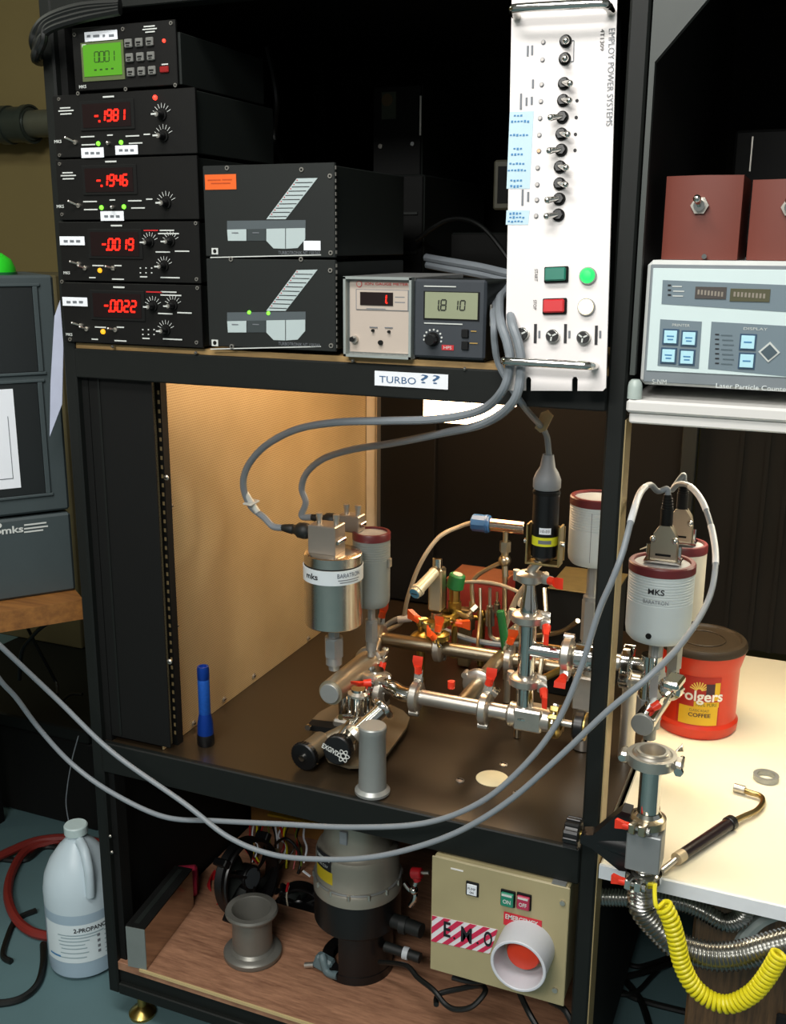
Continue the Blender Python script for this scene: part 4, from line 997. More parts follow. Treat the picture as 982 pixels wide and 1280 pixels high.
mb = MB(); p = Q(559, 861, .668); p = V((xt-.025, YF+.02, ZM+.016)); mb.cyl(p, p+V((0,0,.012)), .006, REDP, n=14); mb.build('red_cap', mf)
# left end: cross, flange and open hanging tube
tx = P(465, 990, .03).x
p = P(478, 888, .09)
cxx, cyy = .462, .115
c = V((cxx, .17, ZM))
tv = thing('open_tube', 'upright steel tube with an open flange standing at the front edge of the worktop', 'tube', (tx, .031, .565))
mb = MB(); ztop = P(468, 907, .031).z
mb.lathe((tx, .031, .5675), Z3, [(.0205,.0),(.0275,.0),(.0275,.004),(.0222,.009),(.0218,.012),(.0205,ztop-.5675-.012),(.0215,ztop-.5675-.010),(.0215,ztop-.5675-.002),(.020,ztop-.5675),(0,ztop-.5675)], mat('satin grey steel', '#9a9d9a', .38, .5, noise=.08), 40); mb.build('body', tv)

# valve body under the steel transducer: shaft along the depth, cap disc facing the room
TY0, TY1 = .14, .285
tp = P(413, 866, TY0)
sx_, sz_ = tp.x, tp.z
vt = thing('sensor_tee', 'thick steel tube with a flat round end cap carrying the two left transducers', 'pipework', (sx_, TY0, .565))
R_T = .0215
mb = MB(); mb.cyl((sx_, TY0, sz_), (sx_+.004, TY1, sz_), R_T, mat('tan satin steel', '#b0a289', .33, .75, noise=.08), n=36); mb.build('tube', vt)
mb = MB(); mb.cyl((sx_, TY0-.006, sz_), (sx_, TY0+.004, sz_), R_T-.0045, mat('pale brushed cap', '#a3a6a4', .45, .6), n=36, bev=.0008); mb.build('end_cap', vt)
clamp(vt, (sx_+.004, TY1+.008, sz_), Y3, (.9, 0, .4), (0, -.5, -1), nut=REDP)
mb = MB(); mb.cyl((sx_+.004, TY1, sz_), (fx(474, 801, YB), YB-.02, ZM), .012, STEEL); mb.build('link_tube', vt)
mb = MB(); px_ = sx_+.03; mb.cyl((sx_+.012, .17, .603), (sx_+.012, .17, sz_), .011, CHROME); mb.bx(sx_-.004, sx_+.034, .152, .19, .592, .612, STEEL, .004); mb.build('support_stem', vt)

# leak valve with two black knobs
lv = thing('leak_valve', 'chrome leak valve with two black knobs on an angled tan base plate', 'valve', (.43, .16, .565))
kc = P(421, 938, .055); k2 = P(379, 946, .05); 
TAN = mat('tan anodised plate', '#6b604c', .45, .4, noise=.1)
mb = MB(); mb.prism([Q(*p, .582) for p in ((386,903),(399,890),(432,872),(470,872),(504,888),(512,897),(508,909),(484,942),(460,957),(436,958),(410,950))], (0, 0, -.0045), TAN); mb.build('base_plate', lv)
mb = MB(); 
for p in ((398,908),(500,903),(455,948),(440,884)): a = Q(*p, .5655); mb.cyl((a.x, a.y, .5653), (a.x, a.y, .578), .006, STEEL, n=12)
mb.build('standoff', lv)
mb = MB(); mb.prism([Q(*p, .600) for p in ((384,906),(390,899),(424,903),(424,912))], (0, 0, -.010), BLKM); a = Q(386, 906, .595); mb.build('black_bracket', lv)
mb = MB(); a = P(386, 908, .055+.07); mb.cyl(a, a+V((0,-.006,0)), .005, CHROME, n=14); mb.build('bracket_screw', lv)
body = V((kc.x+.002, .135, kc.z+.012))
mb = MB(); mb.ball(body, .021, CHROME, 24, (1, 1.15, 1)); mb.cyl(body, V((body.x, kc.y+.02, kc.z+.006)), .019, CHROME, .015, 28); mb.cyl(body, body+V((0,0,.062)), .0125, CHROME, n=28); mb.lathe(body+V((0,0,.05)), Z3, [(0,0),(.018,0),(.018,.004),(.013,.008)], STEEL, 28)
mb.cyl(body+V((-.006,-.02,.018)), body+V((-.012,-.045,.028)), .005, CHROME, n=12); mb.cyl(body+V((.004,-.03,-.022)), body+V((.004,-.03,-.034)), .004, CHROME, n=8)
for dx in (-.017, .017):
    mb.cyl(body+V((dx,0,.0)), body+V((dx,0,.055)), .0028, CHROME, n=10)
mb.build('valve_body', lv)
# horizontal chrome arm running back to the cross flange
arm0 = V((body.x+.016, .085, body.z+.006)); arm1 = P(477, 887, .12)
mb = MB(); mb.tube(spline([arm0, (arm0+arm1)/2, arm1], 6), .0125, CHROME, 24); mb.lathe(arm1, (arm1-arm0), [(0,-.002),(.019,-.002),(.0205,.001),(.0205,.006),(.016,.009),(0,.009)], CHROME, 32); mb.lathe(arm0, arm1-arm0, [(0,-.004),(.0185,-.004),(.0185,.004),(.013,.009)], STEEL, 28); mb.build('arm', lv)
def knobf(mb, c, r, d, ax):
    n = 24; ax = V(ax).normalized(); mb.cyl(c, V(c)+ax*d, r, KNOB, n=36, bev=.002)
    x, y, z = basis(ax)
    for i in range(28):
        a = 2*PI*i/28; q = V(c) + x*(r*math.cos(a)) + y*(r*math.sin(a)) + ax*(d*.5); mb.box(q, (.0016, .0016, d*.7), KNOB, (x*math.cos(a)+y*math.sin(a), -x*math.sin(a)+y*math.cos(a), z))
kax = (.0, -1, .0)
kd = V((.05, -1, .12)).normalized()
mb = MB(); knobf(mb, kc - kd*.016, .0235, .018, kd); kb = mb.build('knob', lv, label='black knob with a white atom emblem')
kR = V((1, .05, 0)).normalized(); kU = kR.cross(kd)*-1
fK = Face(kc + kd*.0022, kR, kU)
if fK.N.dot(kd) < 0: fK.U *= -1; fK.N = fK.R.cross(fK.U)
mb = MB(); ang = math.radians(-20); r_ = fK.R*math.cos(ang) + fK.U*math.sin(ang); u_ = fK.N.cross(r_)
mb.text(fK.pt(413, 937, .0006), r_, u_, 'EXGIVD', .0085, INK, .030)
p = fK.pt(429, 945, .0006); kk = .0105
for i in range(3):
    a = i*PI/3 + .3; e = []
    for t in range(28):
        b = 2*PI*t/28; e.append(p + r_*(kk*math.cos(b)*math.cos(a) - kk*.36*math.sin(b)*math.sin(a)) + u_*(kk*math.cos(b)*math.sin(a) + kk*.36*math.sin(b)*math.cos(a)))
    mb.tube(e, .0007, INK, 6, closed=True)
mb.build('emblem', kb)
kd2 = V((-.12, -1, -.02)).normalized()
mb = MB(); knobf(mb, k2 - kd2*.010, .0235, .012, kd2); mb.cyl(k2 - kd2*.055, k2 - kd2*.008, .0195, TAN, n=28); mb.cyl(k2, k2 + kd2*.006, .0055, CHROME, n=16); mb.build('knob', lv, label='round black knob with a chrome screw, on a tan barrel')
mb = MB(); mb.cyl(k2 - kd2*.05, V((body.x-.005, body.y, body.z-.006)), .013, TAN, .012, 24); mb.build('knob_shaft', lv)
# clamp pair behind the valve
cl = thing('clamp_pair', 'pair of chrome clamps with red wing nuts at the left end of the manifold', 'clamp', tuple(P(468, 865, .19)))
c1 = P(476, 866, .185); 
clamp(cl, c1, X3, (-.3, -.4, .6), (-.9, -.5, .0), nut=REDP); clamp(cl, P(470, 846, .235), (0,.2,1), (.5, -.6, 0), (-.6, -.4, -.3), nut=REDP)
mb = MB(); mb.cyl(P(470, 846, .235)-V((0,0,.05)), P(470, 846, .235)+V((0,0,.014)), .0135, CHROME); mb.cyl(c1-V((.02,0,0)), c1+V((.012,0,0)), .0135, CHROME); mb.build('short_tube', cl)

# transducers ---------------------------------------------------------------
def transducer(name, label, x, y, z0, z1, r, m, stem_z, ribs=0, ringm=MAR, band=None, fr=.013):
    t = thing(name, label, 'pressure sensor', (x, y, stem_z))
    mb = MB(); pr = [(0,0),(r*.86,0),(r*.97,.006),(r,.016)] if ringm else [(0,0),(r-.002,0),(r,.002)]
    h = z1 - z0
    for k in range(ribs):
        zz = h - .014 - (ribs-k)*.0042; pr += [(r,zz),(r-.0007,zz+.0008),(r,zz+.0016)]
    pr += [(r,h-.012)]
    if ringm is None: pr += [(r,h-.002),(r-.003,h),(r*.5,h),(0,h)]
    else: pr += [(r*.97,h-.011),(0,h-.011)]
    mb.lathe((x,y,z0), Z3, pr, m, 48); mb.build('body', t)
    if ringm:
        mb = MB(); mb.lathe((x,y,z0), Z3, [(r*.98,h-.014),(r*1.015,h-.013),(r*1.015,h-.002),(r*.98,h),(r*.86,h),(r*.85,h-.003),(r*.85,h-.011)], ringm, 48); mb.build('top_ring', t)
        mb = MB(); mb.lathe((x,y,z0), Z3, [(r*.86,h-.006),(r*.84,h-.0035),(0,h-.0035)], mat('grey lid', '#8f9193', .4), 40); mb.build('lid', t)
    if stem_z < z0: fitting(t, x, y, stem_z, z0+.001, fr)
    return t
# steel one
tx_, ty_ = P(417, 790, .19).x, .19
r_s = .0485
zt0, zt1 = P(417, 793, .19-r_s).z, P(417, 701, .19-r_s).z
ts = transducer('pressure_transducer', 'brushed steel pressure transducer with a white band and square connector block on top', tx_, ty_, zt0, zt1, r_s, mat('bright brushed steel', '#d2cdc4', .24, 1, noise=.06, scale=60), sz_+R_T-.002, ringm=None, fr=.017)
as_ = math.atan2(CAM.y-ty_, CAM.x-tx_)
zbd = P(417, 725, ty_-r_s).z
mb = MB(); mb.ring((tx_, ty_, zbd), Z3, r_s-.002, r_s+.0018, .024, mat('white enamel band', '#c9d2d6', .4, noise=.02), 56); bd_ = mb.build('name_band', ts)
mb = MB(); mb.text_cyl((tx_,ty_), zbd+.001, r_s+.0024, as_-.78, 'mks', .010, INKB, .026); mb.text_cyl((tx_,ty_), zbd+.0045, r_s+.0024, as_+.56, 'BARATRON', .0075, mat('dark blue ink', '#20344e', .5), .044)
for k, w in enumerate((.040, .034)): mb.patch_cyl((tx_,ty_), r_s+.0024, as_+.56-w/2/r_s, as_+.56+w/2/r_s, zbd-.004-k*.004, zbd-.0025-k*.004, INKG, 8)
mb.build('lettering', bd_)
mb = MB(); mb.ring((tx_, ty_, zbd+.0135), Z3, r_s-.003, r_s-.001+.0014, .002, BLKM, 48); mb.build('seal_ring', ts)
def block(par, x0, x1, y0, y1, z0, z1, m=None):
    m = m or mat('warm nickel block', '#958d83', .35, .6, noise=.06)
    mb = MB(); mb.bx(x0, x1, y0, y1, z0, z1, m, .0015); k = mb.build('connector_block', par)
    mb = MB()
    for x in (x0+.012, x1-.007):
        mb = MB(); mb.cyl((x, (y0+y1)/2, z1), (x, (y0+y1)/2, z1+.016), .0045, STEEL, n=14); mb.cyl((x, (y0+y1)/2, z1+.010), (x, (y0+y1)/2, z1+.017), .0055, STEEL, n=10); mb.build('block_screw', k)
    mb = MB()
    for z in (z0+(z1-z0)*.45,): mb.bx(x1, x1+.004, y0+.004, y1-.004, z-.0035, z+.0035, CHROME, .001); mb.build('side_latch', k); mb = MB(); mb.cyl((x0-.004, (y0+y1)/2, z), (x0, (y0+y1)/2, z), .004, CHROME, n=10)
    mb.build('side_pin', k)
    return k
b0, b1 = P(384, 652, .165), P(418, 697, .165)
block(ts, b0.x, b1.x+.001, .165, .205, zt1-.001, P(417, 660, .165).z)
# grey one behind it
gx, gy = P(464, 700, .27).x, .27
gz0, gz1 = P(470, 764, .24).z, P(466, 664, .27).z
tg = transducer('pressure_transducer', 'grey ribbed transducer with a maroon rim half hidden behind the steel one', gx, gy, gz0, gz1, .0325, mat('mid grey enamel', '#7b827f', .4, noise=.03), sz_+R_T-.002, ribs=8, fr=.012)
g0, g1 = P(424, 640, .27), P(452, 684, .27)
block(tg, g0.x+.002, g1.x, .255, .285, gz1-.003, P(440, 643, .27).z)
mb = MB(); mb.bx(gx+.0325, gx+.037, gy-.006, gy+.004, (gz0+gz1)/2+.006, (gz0+gz1)/2+.022, STEEL, .001); mb.build('side_clip', tg)
def plug(name, label, base, ax, L=.04, r=.014, cab=None, rc=.0058):
    """dark rubber cable plug whose face sits at base; the cable leaves along ax"""
    t = thing(name, label, 'cable', tuple(base)); ax = V(ax).normalized(); b = V(base)
    mb = MB(); mb.lathe(b, ax, [(0,0),(r*.7,0),(r*.7,.006),(r*.95,.010),(r,.016),(r*.92,.026),(r*.62,.031),(r*.55,.036),(r*.62,.038),(r*.50,.050),(r*.36,.060),(0,.060)], RUB, 28); mb.build('plug', t)
    if cab:
        mb = MB(); mb.tube(spline([b+ax*.055, b+ax*.075] + cab, 10), rc, GREYC, 10); mb.build('sheath', t)
    return t
bl_ = V((b0.x-.0005, .185, P(384, 660, .165).z-.012))
c1p = [P(330,647,.185), P(313,632,.18), P(304,607,.17), P(310,582,.16), P(332,557,.14), P(370,537,.10), P(420,528,.05), P(480,526,.03), P(545,524,.012), P(600,513,-.012), P(628,488,-.048), P(637,455,-.0505), P(634,430,-.05), P(626,405,-.04), P(624,385,.0), P(628,368,.06), P(655,358,.14)]
cb1 = plug('signal_cable', 'grey cable plugged into the steel transducer, arching left before the perforated liner', bl_, (-1, 0, .02), cab=c1p)
mb = MB()
tpn = P(313, 627, .178)
mb.cyl(P(304,612,.174), P(322,640,.18), .0052, mat('clear wrinkled tape', '#c9ccc6', .3), n=12); mb.box(P(314,628,.178), (.020, .004, .024), MATS['clear wrinkled tape'], basis((.3,1,.2)), .002); mb.build('tape_tag', cb1)
bl2 = V((g0.x+.0015, .27, P(424, 643, .27).z-.012))
c2p = [P(382,628,.27), P(377,610,.265), P(384,590,.25), P(405,573,.22), P(440,562,.18), P(490,554,.12), P(545,543,.05), P(605,529,-.008), P(642,501,-.05), P(651,458,-.0505), P(648,430,-.05), P(640,405,-.042), P(638,386,-.004), P(644,368,.06), P(680,368,.14)]
plug('signal_cable', 'grey cable plugged into the grey transducer behind, inner of the two arching cables', bl2, (-1, 0, .02), r=.0125, cab=c2p)

# right rear transducer inside the rack and its stack
rx, ry = P(744, 660, .31).x, .31
rz0, rz1 = P(744, 705, .30).z, P(744, 619, .31).z
tr = transducer('pressure_transducer', 'pale transducer with a maroon rim just left of the right rack post', rx, ry, rz0, rz1, .042, BARA, .70, ribs=9, fr=.015)
mb = MB(); ar = math.atan2(CAM.y-ry, CAM.x-rx); mb.patch_cyl((rx,ry), .0424, ar-.16, ar-.14, rz0+.01, rz1-.02, INKG, 2); mb.build('seam', tr)
mb = MB(); mb.bx(rx-.02, rx+.02, ry-.02, ry+.02, .64, .70, STEEL, .003); mb.cyl((rx, ry, .567), (rx, ry, .64), .02, STEEL); mb.build('valve_block', tr)
mb = MB(); p = V((rx-.03, ry-.02, .715)); mb.cyl(p, p+V((-.06,-.01,-.04)), .006, BRASS); mb.ball(p, .009, BRASS, 12); mb.build('side_port', tr)

# the two transducers on the right of the post
fx_, fy_ = P(822, 780, YF).x, YF
fz0, fz1 = P(818, 806, YF-.035).z, P(822, 700, YF).z
tf = transducer('pressure_transducer', 'pale transducer with maroon rim and printed marks right of the post, front of two', fx_, fy_, fz0, fz1, .0465, BARA, .672, ribs=10, fr=.017)
af = math.atan2(CAM.y-fy_, CAM.x-fx_)
mb = MB(); mb.text_cyl((fx_,fy_), P(815,738,YF-.04).z, .0471, af-.12, 'MKS', .0085, INKB, .023); mb.text_cyl((fx_,fy_), P(815,751,YF-.04).z, .0471, af-.12, 'BARATRON', .0055, INKG, .036); mb.build('lettering', tf)
mb = MB(); q = P(810, 802, YF-.045); aq = math.atan2(q.y-fy_, q.x-fx_); d = V((math.cos(aq), math.sin(aq), 0)); q = V((fx_, fy_, fz0+.016)) + d*.046; mb.cyl(q, q+d*.002, .0042, BLKM, n=16); mb.build('side_plug', tf)
def dsub(par, x, y, z, w=.036, d=.02):
    HM = mat('nickel hood', '#b5ab98', .35, .9, noise=.06)
    mb = MB(); mb.prism([(x-w/2, y-d/2, z), (x+w/2, y-d/2, z), (x+w/2, y-d/2, z+.030), (x+w*.42, y-d/2, z+.042), (x+w*.2, y-d/2, z+.054), (x-w*.2, y-d/2, z+.054), (x-w*.42, y-d/2, z+.042), (x-w/2, y-d/2, z+.030)], (0, d, 0), HM)
    k = mb.build('connector_hood', par)
    mb = MB()
    for sx in (-1, 1): mb.cyl((x+sx*w*.6, y-d*.1, z-.002), (x+sx*w*.6, y-d*.1, z+.024), .003, CHROME, n=10); mb.ball((x+sx*w*.42, y-d/2, z+.034), .005, CHROME, 10)
    mb.bx(x-w*.72, x+w*.72, y-d*.7, y+d*.7, z-.001, z+.004, CHROME, .001); mb.bx(x-w*.3, x+w*.3, y-d/2-.001, y-d/2, z+.010, z+.013, BLKM); mb.build('jack_screw', k)
    return k
# keep the hoods with their cables
fzl = fz1 - .0035
bx2, by2 = P(852, 700, .30).x, .30
bz0, bz1 = P(852, 770, .30).z, P(856, 678, .30).z
tb = transducer('pressure_transducer', 'cream lit transducer partly hidden behind the front one right of the post', bx2, by2, bz0, bz1, .0365, mat('warm white enamel', '#cfcabb', .4), .70, fr=.012)
mb = MB(); mb.prism([(bx2-.045, by2-.03, bz1-.002), (bx2-.06, by2-.035, bz1-.01), (bx2-.03, by2-.038, bz1+.004)], (0,.002,.001), mat('loose foil tape', '#9b9484', .35, .6)); mb.build('tape_tab', tb)
mb = MB(); mb.cyl((bx2, by2, .705), (.855, by2, .705), .0127, STEEL); mb.cyl((.853, by2, .567), (.853, by2, .71), .013, STEEL); mb.build('inlet_tube', tb)
# fittings under the front one
va = thing('needle_valve_tee', 'polished steel tee and capped valve under the front right transducer', 'valve', (fx_, YF, .6))
zc_ = P(803, 905, YF-.02).z
vx = P(804, 850, YF).x
mb = MB(); mb.cyl((vx-.05, YF, zb_), (fx_+.005, YF, zb_), .0125, CHROME); mb.cyl((fx_-.005, YF, .70), (fx_-.005, YF, zb_+.02), .015, CHROME); hexn(mb, (fx_-.004, YF, .705), (fx_-.004, YF, .738), .019, DULL); mb.build('tee_body', va)
q0, q1 = P(805, 903, YF-.035), P(836, 862, YF+.02)
mb = MB(); e0, e1 = P(803, 905, .10), P(826, 872, .19); mb.cyl(e0, e1, .0155, CHROME, n=32); mb.build('barrel', va)
mb = MB(); dd = (e0-e1).normalized(); mb.cyl(e0-dd*.002, e0+dd*.004, .0165, mat('pale brushed cap', '#a3a6a4', .45, .6), n=32, bev=.0008); mb.build('end_cap', va)
cq = P(838, 860, .13); clamp(va, cq, (.35, 1, .0), (-.2, .2, -1), (-.6, -.3, -.4), .011, CHROME, REDP)
mb = MB(); mb.box(P(842, 852, .11), (.024, .012, .034), CHROME, basis((.2,1,.1)), .003); mb.cyl(P(838,868,.11), P(815,905,.105), .0018, STEEL, n=8); mb.build('lever', va)
# plugs and long cables ------------------------------------------------------
def long_cable(label, base, pts, marks=()):
    t = thing('signal_cable', label, 'cable', tuple(base)); b = V(base)
    dsub(t, b.x, b.y, b.z)
    mb = MB(); mb.cyl(b+V((0,0,.052)), b+V((0,0,.078)), .0088, BLKM, n=20); mb.cyl(b+V((0,0,.078)), b+V((-.001,0,.098)), .0075, BLKM, .0055, 20)
    for k in range(4): mb.ring(b+V((0,0,.080+k*.004)), Z3, .004, .0082-.0004*k, .002, BLKM, 18)
    mb.build('boot', t)
    P_ = spline([b+V((-.001,0,.094)), b+V((-.002,0,.106))] + pts, 10)
    mb = MB(); mb.tube(P_, .0041, GREYC, 12); mb.build('sheath', t)
    for px0, px1, m in marks:
        seg = [p for p in P_ if px0[0] <= proj(p)[0].x <= px0[1] and px1[0] <= proj(p)[0].y <= px1[1]]
        if len(seg) > 2: mb = MB(); mb.tube(seg, .0047, m, 12); mb.build('sleeve', t)
    return t
WSL = mat('white cable sleeve', '#cfd2d4', .4)
hb = V((fx_+.001, YF, fzl+.003)); 
long_cable('grey cable from the front right transducer, dipping lower left and crossing to the upper left', hb,
    [P(822,614,.165), P(812,606,.13), P(800,616,.08), P(790,645,.0), P(778,690,-.04), P(765,725,-.05), P(748,765,-.05), P(724,840,-.05), P(695,905,-.055), P(655,957,-.06), P(600,1003,-.06), P(530,1029,-.06), P(440,1034,-.06), P(350,1030,-.06), P(270,1026,-.06), P(205,1021,-.06), P(140,991,-.06), P(90,955,-.06), P(50,912,-.08), P(20,872,-.12), P(0,850,-.15), P(-40,795,-.21)],
    [((783, 806), (604, 655), WSL)])
hb2 = V((bx2-.006, by2, bz1-.0005))
long_cable('grey cable from the rear right transducer with white sleeves, hanging lowest across the front', hb2,
    [P(840,612,.29), P(848,605,.28), P(862,608,.26), P(878,628,.23), P(890,665,.19), P(894,705,.14), P(885,750,.08), P(855,800,.0), P(812,845,-.06), P(760,888,-.07), P(700,945,-.072), P(640,998,-.072), P(580,1036,-.072), P(520,1059,-.072), P(460,1072,-.072), P(400,1074,-.072), P(340,1068,-.072), P(285,1046,-.072), P(230,1004,-.072), P(140,940,-.072), P(70,873,-.09), P(0,807,-.16), P(-40,770,-.2)],
    [((862, 896), (607, 640), WSL), ((884, 900), (655, 705), WSL)])

# centre cluster ---------------------------------------------------------------
WARM = MATS['warm stainless']
cv = thing('corner_valve', 'small upright valve with a white barrel and blue end on the rear line', 'valve', (fx(549,812,YB), YB, .68))
yc = YB + .012; xcv = P(546, 740, yc).x
zz = lambda px, py, y=yc: P(px, py, y).z
mb = MB(); mb.cyl((xcv, yc, ZM), (xcv, yc, zz(546,765)), .010, WARM); mb.bx(xcv-.013, xcv+.013, yc-.013, yc+.013, zz(546,762), zz(546,709), WARM, .003); mb.cyl((xcv, yc, zz(546,709)), (xcv, yc, zz(546,697)), .009, CHROME, n=20, bev=.001); mb.ring((xcv, yc, zz(546,780)), Z3, .009, .019, .012, STEEL); mb.build('valve_body', cv)
a, b = P(543, 715, yc-.012), P(518, 742, yc-.07)
mb = MB(); mb.cyl(a, b, .0095, mat('cream barrel', '#c9c0a6', .35, .2), .011, 24); d = (b-a).normalized(); mb.ring(b-d*.010, d, .009, .0125, .006, MATS['cream barrel']); mb.build('barrel', cv)
mb = MB(); mb.cyl(b, b+d*.0015, .0098, mat('blue end disc', '#3f7a94', .4), n=24); mb.box(b+d*.0018, (.012, .002, .0008), INKB, basis(d)[0:3]); mb.build('end_disc', cv)
def loose_clamp(px, py, y, ax, nd, bd, label, m=BRASS, nut=REDP_LAMP, R=.014):
    c = P(px, py, y); t = thing('hose_clamp', label, 'clamp', tuple(c), 'clamps of the centre cluster')
    clamp(t, c, ax, nd, bd, R, m, nut, .008); return t
loose_clamp(546, 778, yc, Z3, (-.7,-.6,0), (-.8,.2,.3), 'brass clamp with a lamp-tinted red wing nut pointing left, below the white barrel')
loose_clamp(560, 772, yc+.03, Z3, (.5,-.8,0), (1,0,0), 'brass clamp with a lamp-tinted red wing nut pointing right, under the green knob')
loose_clamp(548, 795, yc-.02, Z3, (.2,-1,0), (-.2,-.4,.5), 'brass clamp with an upright lamp-tinted red nut just over the rear line')
gv = thing('green_knob_valve', 'brass valve with a round green knob beside the white barrel', 'valve', tuple(P(568, 770, yc+.05)))
yg = yc + .05
mb = MB(); a, b = P(568, 778, yg), P(568, 734, yg); mb.cyl(a, b, .010, BRASS, n=20); hexn(mb, a+(b-a)*.35, a+(b-a)*.6, .0135, BRASS); mb.cyl(a-V((0,0,.07)), a, .006, BRASS, n=14); p = a+(b-a)*.3; mb.cyl(p, p+V((.035,-.015,-.004)), .007, WARM, n=16); mb.build('valve_body', gv)
mb = MB(); q0, q1 = P(568, 735, yg), P(572, 718, yg); mb.cyl(q0, q1, .017, GREEN, .0155, 12, bev=.002); mb.cyl(q1, q1+(q1-q0)*.05, .009, mat('cream cap', '#d3cdb8', .4), n=20); mb.build('knob', gv)
# round brass regulator behind the rear line
rg = thing('regulator', 'round brass regulator body behind the rear tube', 'regulator', tuple(P(524, 795, yc+.03)))
mb = MB(); p = P(526, 795, yc+.03); mb.lathe(p-V((0,0,.02)), Z3, [(0,0),(.018,0),(.022,.006),(.022,.018),(.015,.026),(.006,.030),(.006,.040),(.009,.042),(.009,.050),(0,.050)], BRASS, 28); mb.cyl(p-V((0,0,p.z-.566)), p-V((0,0,.02)), .008, BRASS); mb.build('body', rg)
# red box
yr = .62
RB = mat('dull red paint', '#8c2f26', .5, noise=.12)
rb = thing('red_valve_box', 'dull red metal box with a rust brown top at the back of the worktop', 'box', (.5, yr, .565))
a, b = P(558, 722, yr), P(627, 742, yr)
mb = MB(); mb.bx(a.x, b.x, yr, yr+.10, .5655, a.z-.004, RB, .002); mb.build('body', rb)
mb = MB(); mb.bx(a.x-.001, b.x+.001, yr-.001, yr+.101, a.z-.004, a.z, mat('rust brown lid', '#7a4a30', .45, noise=.3, scale=50), .001); mb.build('lid', rb)
mb = MB(); mb.bx(a.x-.01, b.x+.03, yr-.02, yr+.13, .5652, .568, mat('thin bright plate', '#a7a195', .35, .8)); mb.build('base_plate', rb)
# brown transformer box behind on the right
tb_ = thing('transformer_box', 'dark box with a mottled brown top behind the black sensor', 'box', (.72, .6, .565))
a, b = P(692, 735, .50), P(745, 748, .50)
mb = MB(); mb.bx(a.x-.01, b.x+.03, .50, .64, .5655, a.z-.003, BLKM, .002); mb.build('body', tb_)
mb = MB(); mb.bx(a.x-.012, b.x+.032, .498, .642, a.z-.003, a.z, mat('mottled brown top', '#645737', .4, .3, noise=.35, scale=70), .001); mb.build('lid', tb_)
# blue ended gauge
yb2 = .52
ga = thing('vacuum_gauge', 'short horizontal chrome gauge tube with a blue cap above the red box', 'gauge', tuple(P(632, 690, yb2)))
a, b, c_ = P(590, 657, yb2), P(613, 658, yb2), P(656, 660, yb2); a.z = b.z = c_.z
mb = MB(); mb.cyl(b, c_, .0125, mat('pinkish chrome', '#c9b3a0', .15, 1), n=28, bev=.001); mb.build('tube', ga)
mb = MB(); mb.cyl(a, b, .0165, BLUEP, n=10, bev=.002); mb.ring(a+(b-a)*.8, X3, .012, .0175, .004, BLUEP); mb.build('cap', ga)
s0 = P(632, 661, yb2); s0.z = a.z
mb = MB(); mb.cyl(s0, s0-V((0,0,.05)), .005, WARM); hexn(mb, s0-V((0,0,.05)), s0-V((0,0,.03)), .011, WARM); e = s0-V((0,0,.068)); mb.ball(e, .0125, WARM, 14); mb.cyl(e, e+V((.004,-.006,-.03)), .006, WARM); mb.cyl(s0-V((0,0,.05)), e, .007, WARM)
mb.tube(spline([e, e+V((-.06,0,-.045)), P(590,762,yb2-.03), P(570,778,yb2-.06)], 6), .0042, WARM, 10)
mb.cyl(e, V((e.x+.006, e.y+.01, .567)), .005, WARM, n=10)
hexn(mb, P(596,757,yb2-.025), P(590,763,yb2-.03), .008, WARM); mb.build('stem', ga)
cable('gauge_cable', [a+V((.002,0,0)), P(575,658,yb2), P(548,672,yb2-.02), P(525,705,yb2-.04), P(510,745,yb2-.05), P(503,775,yb2-.05), P(492,784,yb2-.06), P(478,790,yb2-.07), P(462,800,yb2-.08)], .0042, GREYT, 'beige cable arching from the blue capped gauge down to the worktop')
cb_ = cable('grey_cable', [P(466,800,.44), P(485,780,.46), P(505,772,.47), P(530,775,.48), P(556,788,.48), P(590,800,.49), P(630,806,.50), P(665,804,.5)], .0055, GREYC, 'grey cable with a white sleeve running behind the rear tube',
    extra=lambda m_: m_.cyl(P(497,774.5,.465), P(514,773,.472), .0068, WSL, n=12))
cable('beige_tube', [P(577,728,.5), P(600,727,.5), P(625,731,.49), P(652,742,.46), P(664,750,.44)], .0035, GREYT, 'thin beige tube running from the green knob across the red box')
cable('beige_tube', [P(628,792,.46), P(640,760,.46), P(652,738,.45), P(668,722,.42), P(683,718,.4)], .0055, GREYT, 'beige tube curving up behind the riser from the green handle')
cable('beige_tube', [P(612,760,.5), P(612,785,.5), P(615,797,.5), P(630,800,.5), P(660,796,.48), P(700,790,.46), P(722,776,.42)], .0045, WARM, 'bright thin metal tube bent along the worktop behind the riser')
cable('beige_tube', [P(600,735,.52), P(600,770,.5), P(597,800,.46), P(597,818,YB+.01)], .0032, WARM, 'thin vertical metal tube in front of the red box meeting the rear line')
cable('beige_tube', [P(680,735,.42), P(682,770,.40), P(680,800,.38), P(676,830,.36), P(672,860,.33)], .0042, WARM, 'straight metal tube standing just right of the riser')
